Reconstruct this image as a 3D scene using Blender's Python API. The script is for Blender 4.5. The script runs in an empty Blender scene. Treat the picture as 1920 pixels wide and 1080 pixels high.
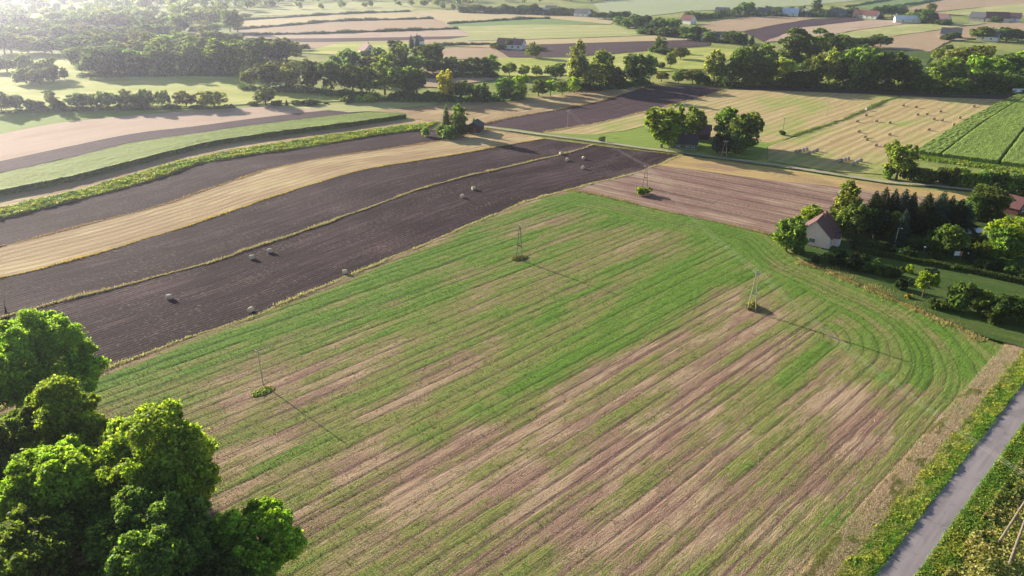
import bpy, math, random
import numpy as np
from mathutils import Vector

# ------------------------------------------------------------------ camera, sky, sun, exposure
C = bpy.context.scene.collection
SC = bpy.context.scene
CAM_H, FPX, HORIZON = 75.0, 1371.0, -100.0
PITCH = math.atan((540 - HORIZON) / FPX)
cam_d = bpy.data.cameras.new("camera")
cam_d.sensor_width = 36.0
cam_d.lens = 36.0 * FPX / 1920.0
cam_d.clip_start, cam_d.clip_end = 1.0, 12000.0
cam = bpy.data.objects.new("camera", cam_d)
C.objects.link(cam)
cam.location = (0, 0, CAM_H)
cam.rotation_euler = (math.pi / 2 - PITCH, 0, 0)
SC.camera = cam

SUN_EL, SUN_AZ = math.radians(16.5), math.radians(-47.0)      # azimuth clockwise from +Y
world = bpy.data.worlds.new("World")
SC.world = world
world.use_nodes = True
wn = world.node_tree
sky = wn.nodes.new("ShaderNodeTexSky")
sky.sky_type = 'NISHITA'
sky.sun_disc = False
sky.sun_elevation, sky.sun_rotation = SUN_EL, SUN_AZ
bgn = wn.nodes["Background"]
bgn.inputs["Strength"].default_value = 0.072
wn.links.new(sky.outputs["Color"], bgn.inputs["Color"])

sun_d = bpy.data.lights.new("sun", 'SUN')
sun_d.energy, sun_d.angle, sun_d.color = 5.0, math.radians(0.5), (1.0, 0.90, 0.74)
sun = bpy.data.objects.new("sun", sun_d)
C.objects.link(sun)
SUNV = Vector((math.sin(SUN_AZ) * math.cos(SUN_EL), math.cos(SUN_AZ) * math.cos(SUN_EL), math.sin(SUN_EL)))
sun.rotation_euler = (-SUNV).to_track_quat('-Z', 'Y').to_euler()

SC.view_settings.view_transform = 'Standard'
SC.view_settings.look = 'None'
SC.view_settings.gamma = 1.0
SC.view_settings.exposure = 1.62
SC.render.engine = 'CYCLES'
cy = SC.cycles
cy.use_denoising = True
cy.max_bounces, cy.diffuse_bounces, cy.transmission_bounces, cy.transparent_max_bounces = 5, 3, 3, 6
cy.volume_bounces = 1
cy.sample_clamp_indirect = 3.0
cy.volume_step_rate = 4.0

rng = np.random.default_rng(7)
random.seed(7)

# ------------------------------------------------------------------ helpers
SP, CP = math.sin(PITCH), math.cos(PITCH)

def ray(x, y):
    v = (y - 540) / FPX
    return (x - 960) / FPX, CP - v * SP, -SP - v * CP

def P(x, y, z=0.0):
    """Where the sight line through photo pixel (x, y) meets the level plane at height z."""
    dx, dy, dz = ray(x, y)
    t = (z - CAM_H) / dz
    return np.array([dx * t, dy * t])

def PL(pts, z=0.0):
    return np.array([P(a, b, z) for a, b in pts])

def height_at(Y, x, ytop):
    dx, dy, dz = ray(x, ytop)
    return CAM_H + Y * dz / dy

def depth(Y):
    return Y * CP + CAM_H * SP

def tag(o, label=None, cat=None, group=None, kind=None):
    if label: o["label"] = label
    if cat: o["category"] = cat
    if group: o["group"] = group
    if kind: o["kind"] = kind
    return o

def link(o, parent=None):
    C.objects.link(o)
    if parent is not None: o.parent = parent
    return o

def mesh_np(name, V, F, mat, uv=None, col=None, smooth=False, uv2=None):
    """uv: per vertex; col: per vertex rgb(a)"""
    V = np.asarray(V, np.float32); F = np.asarray(F, np.int32)
    me = bpy.data.meshes.new(name)
    n = F.shape[1]
    me.vertices.add(len(V)); me.vertices.foreach_set("co", V.ravel())
    me.loops.add(F.size); me.loops.foreach_set("vertex_index", F.ravel())
    me.polygons.add(len(F))
    me.polygons.foreach_set("loop_start", np.arange(0, F.size, n, dtype=np.int32))
    me.update(calc_edges=True)
    if smooth:
        me.polygons.foreach_set("use_smooth", np.ones(len(F), bool))
    if uv is not None:
        l = me.uv_layers.new(name="UVMap")
        l.data.foreach_set("uv", np.asarray(uv, np.float32)[F.ravel()].ravel())
    if uv2 is not None:
        l = me.uv_layers.new(name="rows")
        l.data.foreach_set("uv", np.asarray(uv2, np.float32)[F.ravel()].ravel())
    if col is not None:
        a = me.color_attributes.new("tint", 'FLOAT_COLOR', 'POINT')
        c = np.ones((len(V), 4), np.float32); c[:, :col.shape[1]] = col
        a.data.foreach_set("color", c.ravel())
    for m in (mat if isinstance(mat, (list, tuple)) else [mat]):
        me.materials.append(m)
    return me

def obj_np(name, V, F, mat, parent=None, **k):
    return link(bpy.data.objects.new(name, mesh_np(name, V, F, mat, **k)), parent)

class MB:
    """collects boxes, prisms and tubes; build() links them as one mesh"""
    def __init__(s): s.v, s.f = [], []
    def add(s, V, F):
        b = len(s.v); s.v += [tuple(map(float, p)) for p in V]; s.f += [tuple(i + b for i in f) for f in F]; return s
    def box(s, x0, y0, z0, x1, y1, z1):
        V = [(x0,y0,z0),(x1,y0,z0),(x1,y1,z0),(x0,y1,z0),(x0,y0,z1),(x1,y0,z1),(x1,y1,z1),(x0,y1,z1)]
        return s.add(V, [(0,3,2,1),(4,5,6,7),(0,1,5,4),(1,2,6,5),(2,3,7,6),(3,0,4,7)])
    def tube(s, pts, r, n=8):
        pts = [Vector(p) for p in pts]
        if not isinstance(r, (list, tuple)): r = [r] * len(pts)
        V, F = [], []
        for i, p in enumerate(pts):
            d = (pts[min(i+1, len(pts)-1)] - pts[max(i-1, 0)]).normalized()
            a = d.cross(Vector((0,0,1)) if abs(d.z) < .9 else Vector((1,0,0))).normalized(); b = d.cross(a)
            for k in range(n):
                t = 2*math.pi*k/n
                V.append(p + a*math.cos(t)*r[i] + b*math.sin(t)*r[i])
        for i in range(len(pts)-1):
            for k in range(n):
                F.append((i*n+k, i*n+(k+1)%n, (i+1)*n+(k+1)%n, (i+1)*n+k))
        F.append(tuple(range(n-1,-1,-1))); F.append(tuple((len(pts)-1)*n+k for k in range(n)))
        return s.add(V, F)
    def mesh(s, name, mat):
        me = bpy.data.meshes.new(name); me.from_pydata(s.v, [], s.f); me.materials.append(mat); me.update(); return me
    def build(s, name, mat, parent=None):
        return link(bpy.data.objects.new(name, s.mesh(name, mat)), parent)

def empty(name, loc, rz=0.0):
    o = bpy.data.objects.new(name, None); o.empty_display_size = .5
    o.location = loc; o.rotation_euler = (0, 0, rz)
    return link(o)

def copy_tree(o, parent=None):
    c = o.copy(); C.objects.link(c)
    if parent is not None: c.parent = parent
    for ch in list(o.children): copy_tree(ch, c)
    return c

# value noise for laying out crop cover
_tab = np.random.default_rng(3).random((512, 512)).astype(np.float32)
def vnoise(x, y):
    xi, yi = np.floor(x).astype(int), np.floor(y).astype(int)
    fx, fy = x - xi, y - yi
    fx, fy = fx*fx*(3-2*fx), fy*fy*(3-2*fy)
    t = lambda a, b: _tab[a % 512, b % 512]
    return (t(xi,yi)*(1-fx)+t(xi+1,yi)*fx)*(1-fy) + (t(xi,yi+1)*(1-fx)+t(xi+1,yi+1)*fx)*fy
def fnoise(x, y, o=3):
    s, a, w = 0, 1, 0
    for i in range(o):
        s = s + a*vnoise(x*2**i+17*i, y*2**i+31*i); w += a; a *= .5
    return s / w

# ------------------------------------------------------------------ materials
class N:
    def __init__(s, name):
        s.m = bpy.data.materials.new(name); s.m.use_nodes = True
        s.t = s.m.node_tree; s.t.nodes.clear()
        s.out = s.t.nodes.new("ShaderNodeOutputMaterial")
    def n(s, ty, ins=None, **k):
        nd = s.t.nodes.new(ty)
        for a, b in k.items(): setattr(nd, a, b)
        for a, b in (ins or {}).items(): s.set(nd, a, b)
        return nd
    def set(s, nd, key, val):
        i = nd.inputs[key]
        if isinstance(val, bpy.types.NodeSocket): s.t.links.new(val, i)
        else: i.default_value = val
    def math(s, op, a, b=0.0, c=0.0, clamp=False):
        nd = s.n("ShaderNodeMath", operation=op, use_clamp=clamp)
        s.set(nd, 0, a); s.set(nd, 1, b); s.set(nd, 2, c); return nd.outputs[0]
    def mix(s, f, a, b, blend='MIX'):
        nd = s.n("ShaderNodeMix", data_type='RGBA', blend_type=blend)
        s.set(nd, 0, f)
        for k, v in ((6, a), (7, b)):
            s.set(nd, k, v if isinstance(v, bpy.types.NodeSocket) else tuple(v)[:3] + (1,))
        return nd.outputs[2]
    def noise(s, vec, scale=1.0, detail=3.0, rough=.55, dist=0.0):
        nd = s.n("ShaderNodeTexNoise", {"Scale": scale, "Detail": detail, "Roughness": rough, "Distortion": dist})
        s.set(nd, "Vector", vec); return nd.outputs["Fac"]
    def scaled(s, vec, sx, sy, sz=1.0):
        nd = s.n("ShaderNodeMapping"); s.set(nd, "Vector", vec); nd.inputs["Scale"].default_value = (sx, sy, sz); return nd.outputs[0]
    def ramp(s, f, lo, hi):
        nd = s.n("ShaderNodeMapRange", {1: lo, 2: hi}, interpolation_type='SMOOTHSTEP'); s.set(nd, 0, f); return nd.outputs[0]
    def bump(s, h, dist, strength=1.0):
        nd = s.n("ShaderNodeBump", {"Strength": strength, "Distance": dist}); s.set(nd, "Height", h); return nd.outputs[0]
    def surf(s, col, rough=.9, normal=None, spec=.15, metallic=0.0):
        b = s.n("ShaderNodeBsdfPrincipled", {"Roughness": rough, "Specular IOR Level": spec, "Metallic": metallic})
        s.set(b, "Base Color", col if isinstance(col, bpy.types.NodeSocket) else tuple(col)[:3] + (1,))
        if normal is not None: s.set(b, "Normal", normal)
        s.t.links.new(b.outputs[0], s.out.inputs[0]); return s.m

def plain(name, col, rough=.8, vary=.25, scale=3.0, spec=.3, metallic=0.0):
    m = N(name)
    tc = m.n("ShaderNodeTexCoord").outputs["Object"]
    f = m.noise(tc, scale, 4)
    lo = tuple(c*(1-vary) for c in col); hi = tuple(min(1, c*(1+vary)) for c in col)
    return m.surf(m.mix(m.ramp(f, .3, .7), lo, hi), rough, m.bump(m.noise(tc, scale*8, 2), .01, .4), spec, metallic)

def field_mat(name, c1, c2, c3=None, fleck=None, row=1.0, rowdep=.12, streak=.5, bump=.2, patch=.02, pgain=1.0, clod=1.3, rowdark=.35):
    """A worked field: UV is in metres, u along the rows and v across them."""
    m = N(name)
    uv = m.n("ShaderNodeUVMap").outputs[0]
    sep = m.n("ShaderNodeSeparateXYZ"); m.set(sep, 0, uv)
    wob = m.noise(m.scaled(uv, .03, .1), 1, 2)
    v = m.math('MULTIPLY_ADD', wob, row*1.2, sep.outputs[1])
    rows = m.math('SINE', m.math('MULTIPLY', v, 2*math.pi/row))
    rows = m.math('MULTIPLY_ADD', rows, .5, .5)
    wide = m.noise(m.scaled(uv, .012, .30), 1, 3)
    fine = m.noise(m.scaled(uv, .10, 1.6), 1, 3)
    pat = m.noise(m.scaled(uv, patch, patch*2.2), 1, 3, .6)
    cl = m.noise(uv, clod, 3, .65)
    f = m.math('MULTIPLY_ADD', m.math('SUBTRACT', wide, .5), 2.0*streak, .5)
    f = m.math('MULTIPLY_ADD', m.math('SUBTRACT', fine, .5), 1.6*streak, f)
    f = m.math('MULTIPLY_ADD', m.math('SUBTRACT', cl, .5), .9, f)
    f = m.math('MULTIPLY_ADD', m.math('SUBTRACT', pat, .5), pgain, f, clamp=True)
    col = m.mix(f, c1, c2)
    if c3 is not None:
        g = m.ramp(m.math('MULTIPLY_ADD', fine, .5, m.math('MULTIPLY', pat, .9)), .66, .86)
        col = m.mix(g, col, c3)
    col = m.mix(m.math('MULTIPLY', m.math('SUBTRACT', 1.0, rows), rowdark), col, tuple(c*.55 for c in c1))
    if fleck is not None:
        fl = m.noise(m.scaled(uv, .9, 3.2), 1, 3, .7); big = m.noise(m.scaled(uv, .03, .09), 1, 3)
        wl = m.math('MULTIPLY_ADD', m.math('SINE', m.math('MULTIPLY', v, 2*math.pi/(row*3.1))), .5, .5)
        col = m.mix(m.math('MULTIPLY', m.math('POWER', wl, 6.0), .55), col, tuple(c*.45 for c in c1))
        col = m.mix(m.math('MULTIPLY', m.ramp(m.math('MULTIPLY_ADD', big, .35, fl), .74, .86), .75), col, fleck)
    h = m.math('MULTIPLY_ADD', rows, rowdep/max(bump, .01), m.math('MULTIPLY', cl, 1.0))
    h = m.math('MULTIPLY_ADD', fine, .5, h)
    return m.surf(col, .95, m.bump(h, bump), .08)

def leaf_mat(name, col, trans=.6, spread=.4, spec=.10, tcol=(1.36, 1.42, .5)):
    m = N(name)
    a = m.n("ShaderNodeVertexColor", layer_name="tint").outputs[0]
    oi = m.n("ShaderNodeObjectInfo")
    c = m.mix(1.0, a, oi.outputs["Color"], 'MULTIPLY')
    c = m.mix(1.0, c, col, 'MULTIPLY')
    hs = m.n("ShaderNodeHueSaturation", {"Saturation": 1.0})
    m.set(hs, "Hue", m.math('MULTIPLY_ADD', oi.outputs["Random"], .045, .475))
    m.set(hs, "Value", m.math('MULTIPLY_ADD', oi.outputs["Random"], spread, 1-spread/2))
    m.set(hs, "Color", c)
    c = hs.outputs[0]
    d = m.n("ShaderNodeBsdfPrincipled", {"Roughness": .55, "Specular IOR Level": spec}); m.set(d, "Base Color", c)
    t = m.n("ShaderNodeBsdfTranslucent"); m.set(t, "Color", m.mix(1.0, c, tcol, 'MULTIPLY'))
    x = m.n("ShaderNodeMixShader", {0: trans}); m.set(x, 1, d.outputs[0]); m.set(x, 2, t.outputs[0])
    m.t.links.new(x.outputs[0], m.out.inputs[0])
    return m.m

SOIL_A, SOIL_B = (.0125, .0050, .0078), (.038, .0185, .0250)
M = {}
M['plough'] = field_mat("dark_plough", SOIL_A, SOIL_B, (.070, .043, .048), fleck=(.18, .135, .12), row=1.1, rowdep=.12, streak=.8, bump=.30, clod=1.6, rowdark=.45, pgain=1.7)
M['plough_far'] = field_mat("far_plough", (.036, .019, .025), (.075, .045, .053), None, row=2.2, streak=.7, bump=.2, clod=.6, rowdark=.2)
M['pink_soil'] = field_mat("tilled_stubble_soil", (.135, .078, .064), (.29, .185, .148), (.34, .25, .175), fleck=(.36, .28, .20), row=2.6, rowdep=.06, streak=.55, bump=.14, clod=1.0, rowdark=.35)
M['stubble'] = field_mat("straw_stubble", (.22, .150, .078), (.37, .262, .148), (.42, .33, .17), row=3.2, rowdep=.05, streak=.7, bump=.10, rowdark=.30)
M['stubble_green'] = field_mat("green_tinged_stubble", (.30, .22, .105), (.45, .345, .18), (.24, .27, .075), row=4.4, rowdep=.05, streak=.9, bump=.10, clod=.7, rowdark=.30)
M['stubble_pale'] = field_mat("pale_stubble", (.31, .225, .165), (.42, .32, .24), (.31, .21, .155), row=3.2, rowdep=.04, streak=.5, bump=.08, rowdark=.10)
M['gold'] = field_mat("golden_stubble", (.30, .21, .08), (.47, .34, .14), (.24, .16, .10), row=2.4, rowdep=.05, streak=.7, bump=.10, rowdark=.25)
M['pink'] = field_mat("far_pink_stubble", (.26, .18, .115), (.37, .27, .175), None, row=4.0, streak=.6, bump=.1, rowdark=.15)
M['tan'] = field_mat("far_tan_field", (.32, .25, .13), (.42, .34, .185), None, row=4.0, streak=.6, bump=.1, rowdark=.12)
M['meadow'] = field_mat("mown_meadow", (.20, .235, .04), (.34, .35, .085), (.38, .37, .12), row=6, rowdep=.04, streak=.5, bump=.12, rowdark=.06)
M['lawn'] = field_mat("lawn_grass", (.030, .058, .013), (.060, .10, .022), (.09, .11, .03), row=5, rowdep=.03, streak=.2, bump=.12, rowdark=.05)  # grass colour darkened to carry the shade over the garden
M['green_far'] = field_mat("far_green_crop", (.10, .17, .06), (.17, .23, .08), None, row=5, streak=.6, bump=.1, rowdark=.15)
M['yellow_green'] = field_mat("far_yellow_green_field", (.22, .25, .08), (.34, .34, .14), (.40, .34, .18), row=5, streak=.6, bump=.1, rowdark=.1)
M['pale_green'] = field_mat("far_pale_green_field", (.22, .26, .14), (.30, .32, .18), None, row=8, streak=.5, bump=.1, rowdark=.1)
M['young_green'] = field_mat("young_green_crop", (.13, .195, .03), (.20, .255, .05), None, row=3.5, streak=.4, bump=.12, rowdark=.12)
M['leaf'] = leaf_mat("tree_leaves", (1, 1, 1))
M['weed'] = leaf_mat("weed_leaves", (1, 1, 1), .35, .1)
M['straw'] = leaf_mat("dry_grass_blades", (1, 1, 1), .30, .1, .05, (1.15, 1.08, .85))
M['bark'] = plain("bark", (.11, .085, .06), .9, .35, 4, .1)
M['wood'] = plain("weathered_pole_wood", (.20, .165, .125), .85, .3, 5, .15)
M['concrete'] = plain("pole_concrete", (.36, .32, .23), .85, .2, 5, .15)
M['steel'] = plain("galvanised_steel", (.35, .35, .36), .5, .15, 8, .5, .6)
M['porcelain'] = plain("insulator_porcelain", (.45, .43, .40), .3, .1, 8, .5)
M['wire'] = plain("aluminium_wire", (.30, .29, .28), .8, .1, 2, .1)

def ground_mat():
    m = N("meadow_ground")
    tc = m.n("ShaderNodeTexCoord").outputs["Object"]
    a = m.noise(tc, .012, 4, .6); b = m.noise(tc, .15, 4, .6); c = m.noise(tc, 2.2, 3, .6)
    col = m.mix(m.ramp(a, .38, .62), (.13, .18, .035), (.25, .26, .075))
    col = m.mix(m.math('MULTIPLY', m.ramp(b, .45, .7), .6), col, (.085, .12, .025))
    col = m.mix(m.math('MULTIPLY', c, .35), col, (.30, .26, .12))
    return m.surf(col, .95, m.bump(m.math('ADD', c, b), .25), .08)
M['ground'] = ground_mat()

def road_mat():
    m = N("asphalt_lane")
    uv = m.n("ShaderNodeUVMap").outputs[0]
    sep = m.n("ShaderNodeSeparateXYZ"); m.set(sep, 0, uv)
    w = m.noise(m.scaled(uv, .06, .9), 1, 4); g = m.noise(uv, 9, 3, .7); p = m.noise(uv, .35, 4, .6)
    col = m.mix(m.ramp(w, .35, .65), (.150, .126, .134), (.210, .180, .186))
    col = m.mix(m.math('MULTIPLY', m.ramp(p, .5, .72), .45), col, (.135, .12, .122))
    col = m.mix(m.math('MULTIPLY', g, .25), col, (.30, .27, .26))
    vo = m.n("ShaderNodeTexVoronoi", {"Scale": .55}, feature='DISTANCE_TO_EDGE'); m.set(vo, "Vector", m.mix(.12, uv, m.n("ShaderNodeTexNoise", {"Scale": 1.5}).outputs["Color"]))
    col = m.mix(m.math('MULTIPLY', m.ramp(vo.outputs["Distance"], .018, .006), m.math('MULTIPLY', m.ramp(p, .48, .62), .6)), col, (.06, .055, .055))
    pt = m.noise(m.scaled(uv, .16, .5), 1, 0)
    col = m.mix(m.math('MULTIPLY', m.ramp(pt, .645, .655), .4), col, (.10, .09, .09))
    tr = m.math('MULTIPLY_ADD', m.math('COSINE', m.math('MULTIPLY', sep.outputs[1], 2*math.pi/1.7)), .5, .5)
    col = m.mix(m.math('MULTIPLY', tr, .14), col, (.30, .265, .255))
    return m.surf(col, .8, m.bump(g, .01), .25)
M['road'] = road_mat(); M['shoulder'] = plain('gravelly_soil_edge', (.24, .20, .15), .95, .35, .8, .05)
def track_mat():
    m = N("gravel_track")
    uv = m.n("ShaderNodeUVMap").outputs[0]
    a = m.noise(m.scaled(uv, .05, .8), 1, 4); b = m.noise(uv, 3, 3)
    col = m.mix(m.ramp(a, .35, .65), (.20, .185, .15), (.34, .31, .265))
    return m.surf(m.mix(m.math('MULTIPLY', b, .3), col, (.22, .20, .13)), .9, m.bump(b, .03), .1)
M['track'] = track_mat()

# ------------------------------------------------------------------ the ground and the fields
def gridmesh(xs, ys):
    X, Y = np.meshgrid(xs, ys); nx, ny = len(xs), len(ys)
    V = np.stack([X.ravel(), Y.ravel(), np.zeros(X.size)], 1)
    i = np.arange(nx*ny).reshape(ny, nx)
    F = np.stack([i[:-1,:-1], i[:-1,1:], i[1:,1:], i[1:,:-1]], -1).reshape(-1, 4)
    return V, F
V, F = gridmesh(np.linspace(-2600, 2600, 27), np.linspace(-250, 3600, 21))
tag(obj_np("ground", V, F, M['ground']), "wide grassy farmland plain underlying all the fields", "ground", kind="structure")

_z = [0.05]
def nextz(step=.012):
    _z[0] += step; return _z[0]

def resample(pts, n, smooth=True):
    pts = np.asarray(pts, float)
    if smooth and len(pts) > 2:
        q = np.vstack([2*pts[0]-pts[1], pts, 2*pts[-1]-pts[-2]]); o = []
        for i in range(1, len(q)-2):
            p0, p1, p2, p3 = q[i-1:i+3]
            for t in np.linspace(0, 1, 12, endpoint=False):
                o.append(.5*((2*p1)+(p2-p0)*t+(2*p0-5*p1+4*p2-p3)*t*t+(3*p1-p0-3*p2+p3)*t**3))
        o.append(pts[-1]); pts = np.array(o)
    s = np.r_[0, np.cumsum(np.hypot(*np.diff(pts, axis=0).T))]
    t = np.linspace(0, s[-1], n)
    return np.stack([np.interp(t, s, pts[:, 0]), np.interp(t, s, pts[:, 1])], 1), t

def ext(pts, d0=70, d1=0, z=0.0):
    p = PL(pts, z)
    if d0:
        a = (p[0]-p[1]); p = np.vstack([p[0]+a/np.hypot(*a)*d0, p])
    if d1:
        a = (p[-1]-p[-2]); p = np.vstack([p, p[-1]+a/np.hypot(*a)*d1])
    return p

def strip_arrays(A, B, nu, nv):
    a, t = resample(A, nu); b, _ = resample(B, nu)
    w = np.linspace(0, 1, nv)
    XY = a[:, None]*(1-w)[None, :, None] + b[:, None]*w[None, :, None]
    wid = np.median(np.hypot(*(b-a).T))
    uv = np.stack([np.repeat(t[:, None], nv, 1), np.hypot(*(XY-a[:, None]).transpose(2, 0, 1))], -1)
    i = np.arange(nu*nv).reshape(nu, nv)
    F = np.stack([i[:-1,:-1], i[:-1,1:], i[1:,1:], i[1:,:-1]], -1).reshape(-1, 4)
    return XY.reshape(-1, 2), uv.reshape(-1, 2), F

def up(F, XY):
    a, b, c = (XY[F[0][k]] for k in (0, 1, 2))
    return F if (b[0]-a[0])*(c[1]-a[1])-(b[1]-a[1])*(c[0]-a[0]) > 0 else F[:, ::-1]

def strip(name, A, B, mat, label, cat="field", nu=90, nv=5):
    XY, uv, F = strip_arrays(A, B, nu, nv)
    V = np.c_[XY, np.full(len(XY), nextz())]
    return tag(obj_np(name, V, up(F, XY), M[mat], uv=uv), label, cat, kind="structure")

def poly(name, px, mat, label, rowdir, cat="field", jit=.5, world_pts=False):
    p = np.asarray(px, float) if world_pts else PL(px)
    o = []
    for i in range(len(p)):
        a, b = p[i], p[(i+1) % len(p)]
        n = max(1, min(14, int(np.hypot(*(b-a))/12)))
        for k in range(n):
            o.append(a+(b-a)*k/n+(rng.normal(0, jit, 2) if k else 0))
    p = np.array(o)
    ar = sum(p[i][0]*p[(i+1) % len(p)][1]-p[(i+1) % len(p)][0]*p[i][1] for i in range(len(p)))
    if ar < 0: p = p[::-1]
    if len(rowdir) == 2 and not np.isscalar(rowdir[0]):
        q = PL(rowdir); d = q[1]-q[0]
    else: d = np.array(rowdir, float)
    d = d/np.hypot(*d)
    uv = np.stack([p @ d, p @ np.array([d[1], -d[0]])], 1)
    return tag(obj_np(name, np.c_[p, np.full(len(p), nextz())], np.arange(len(p))[None], M[mat], uv=uv), label, cat, kind="structure")

L0 = ext([(-40,782),(0,766),(80,738),(165,706),(250,675),(330,645),(400,620),(480,592),(560,558),(650,520),(750,478),(850,435),(930,402),(1000,375),(1065,357),(1120,343),(1180,328),(1230,311),(1278,292)])
L1 = ext([(-40,608),(0,597),(100,569),(200,545),(300,519),(400,490),(500,457),(600,423),(700,386),(780,357),(860,335),(940,316),(1010,300),(1060,288),(1112,272)])
L2 = ext([(-40,533),(0,522),(100,498),(200,471),(272,449),(400,408),(480,380),(550,357),(650,326),(720,311),(800,299),(870,287),(940,274),(1020,260)])
L3 = ext([(-40,475),(0,463),(57,449),(150,425),(250,400),(330,376),(400,352),(450,335),(500,319),(570,303),(650,290),(750,276),(825,264),(880,252),(935,244)])
L4 = ext([(-40,422),(0,412),(125,381),(250,349),(320,327),(375,308),(430,298),(480,290),(575,277),(650,264),(725,252),(800,243)])
L5 = ext([(-40,402),(0,392),(125,365),(250,330),(310,312),(375,296),(480,277),(600,259),(725,241),(826,229)])
L6 = ext([(-40,379),(0,369),(125,344),(250,312),(375,280),(480,262),(575,249),(660,238),(762,223)])
L7 = ext([(-40,333),(0,324),(125,296),(250,266),(375,249),(480,234),(575,222),(640,215),(690,210),(757,211)], z=2.3)
L8 = ext([(-40,312),(0,303),(125,276),(250,251),(375,236),(480,222),(617,207),(655,210)])
L9 = ext([(-40,262),(0,252),(60,240),(125,229),(250,217),(375,207),(480,201),(655,193)])
L10 = ext([(-40,222),(0,217),(125,210),(250,205),(375,202),(480,198)])

strip("ploughed_field", L0, L1, 'plough', "dark ploughed strip dotted with round bales beside the green field")
strip("ploughed_field", L1, L2, 'plough', "dark ploughed strip between the baled plough land and the tan stubble")
strip("stubble_field", L2, L3, 'stubble', "tan stubble strip curving between two dark ploughed strips")
strip("ploughed_field", L3, L4, 'plough', "dark ploughed strip running below the leafy green weed strip")
strip("stubble_field", L5, L6, 'stubble', "narrow pale stubble strip shaded by the tall maize strip")
strip("ploughed_field", L7, L8, 'plough_far', "thin dark ploughed strip above the tall maize strip")
strip("stubble_field", L8, L9, 'stubble_pale', "pale pink stubble strip below the roadside hedgerow of small trees")
strip("meadow", L9[:8], L10, 'young_green', "fresh green strip at the foot of the hedgerow of small trees")
poly("meadow", [(480,199),(650,192),(830,194),(800,198),(700,208),(655,211),(617,207)], 'yellow_green', "small yellow green wedge between the maize end and the woodland belt", ((617,207),(800,198)))
poly("stubble_field", [(688,209),(830,197),(950,190),(1060,176),(1150,162),(1226,159),(1140,187),(1060,205),(960,223),(897,237),(826,229),(770,223),(757,213)], 'stubble', "tan stubble field in front of the dense woodland belt", ((900,236),(1220,163)))
poly("ploughed_field", [(897,237),(960,222),(1060,204),(1140,187),(1222,161),(1300,161),(1364,169),(1287,191),(1205,211),(1125,231),(1070,241),(1017,249)], 'plough_far', "purple brown ploughed field with a lone utility pole", ((897,237),(1222,161)))
poly("ploughed_field", [(1364,167),(1390,158),(1480,161),(1700,168),(1920,177),(2100,184),(2100,194),(1906,188),(1660,178)], 'plough_far', "narrow brown ploughed strip along the far woodland edge", ((1390,163),(1900,183)))
poly("stubble_field", [(1017,250),(1070,241),(1125,231),(1205,211),(1287,191),(1364,169),(1520,173),(1684,181),(1590,221),(1487,257),(1440,272),(1330,262),(1210,236),(1170,246),(1110,253)], 'stubble_green', "green tinged stubble field behind the tree ringed farmstead", ((1480,258),(1690,181)))
poly("stubble_field", [(1684,182),(1906,188),(1880,195),(1800,238),(1714,292),(1660,328),(1560,322),(1440,302),(1440,275),(1489,258),(1590,222)], 'stubble_green', "golden stubble field scattered with round straw bales", ((1480,258),(1690,181)))
poly("verge", [(905,236),(1017,250),(1110,253),(1170,247),(1210,237),(1300,256),(1440,268),(1480,262),(1440,276),(1420,300),(1340,294),(1280,286),(1180,274),(1060,258),(960,246)], 'young_green', "rough green grass round the farmstead along the gravel track", ((905,240),(1280,288)), "grass verge")
# field P with its golden margin
poly("tilled_field", [(1065,357),(1120,343),(1180,328),(1230,312),(1300,318),(1450,338),(1580,352),(1810,378),(1830,420),(1600,420),(1500,440),(1442,440),(1340,417),(1240,396),(1140,372)], 'pink_soil', "pinkish brown tilled field beside the cream house", ((1240,396),(1065,357)))
poly("stubble_field", [(1230,311),(1278,293),(1355,304),(1500,323),(1650,346),(1815,366),(1822,380),(1580,353),(1450,339),(1300,319)], 'gold', "golden stubble margin along the gravel track", ((1278,293),(1650,345)))
# far fields
FAREDGE = [((440,56.5),(560,46.5),(640,40),(812,35.5)),((455,67),(640,62.5),(857,54.5)),((455,38.5),(640,27),(770,22)),((840,45.5),(960,37.5),(1030,35)),((1590,14),(1700,-5)),((1640,20),(1800,-6)),((815,86),(925,84))]
B1 = PL([(455,38),(560,30),(640,26),(770,21)]); B2 = PL([(440,56),(560,46),(640,39.5),(812,35)])
B3 = PL([(450,61),(560,55),(640,50.5),(832,41)]); B4 = PL([(455,66.5),(640,62),(857,54)])
B5 = PL([(470,73),(640,72),(885,68)]); B6 = PL([(500,80),(640,79),(875,73)]); B7 = PL([(520,92),(640,90),(880,80)])
strip("field", B1, B2, 'tan', "pale yellow field strip high up between two dark crop edges")
strip("field", B2, B3, 'pink', "pinkish field strip just below the dark crop edge far away")
strip("field", B3, B4, 'pink', "broad pink stubble strip among the far striped fields")
strip("field", B4, B5, 'stubble_pale', "pale stubble strip among the far striped fields")
strip("field", B5, B6, 'plough_far', "grey brown worked strip among the far striped fields")
strip("field", B6, B7, 'pink', "pinkish strip lowest of the far striped fields")
poly("field", [(560,28),(470,30),(540,14),(640,4),(760,4),(780,18),(770,21),(640,26)], 'yellow_green', "hazy pale green field at the far wood's edge", ((470,30),(760,18)))
poly("field", [(770,21),(900,19),(1000,25),(1115,31),(1150,40),(1145,46),(1030,35),(960,37),(840,45),(830,41),(812,35)], 'tan', "wide tan field below the far roadside houses", ((770,25),(1100,33)))
poly("field", [(840,45.5),(960,37.5),(1030,35.5),(1146,46),(1000,46.5),(845,51)], 'green_far', "lens of green crop with a dark tall edge far away", ((840,45),(1030,35)))
poly("field", [(860,54),(845,51),(1000,46.5),(1150,47),(1180,57),(1232,66),(1100,71),(960,75),(820,78),(885,68)], 'yellow_green', "yellow green hay field in the far middle", ((845,52),(1150,47)))
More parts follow.
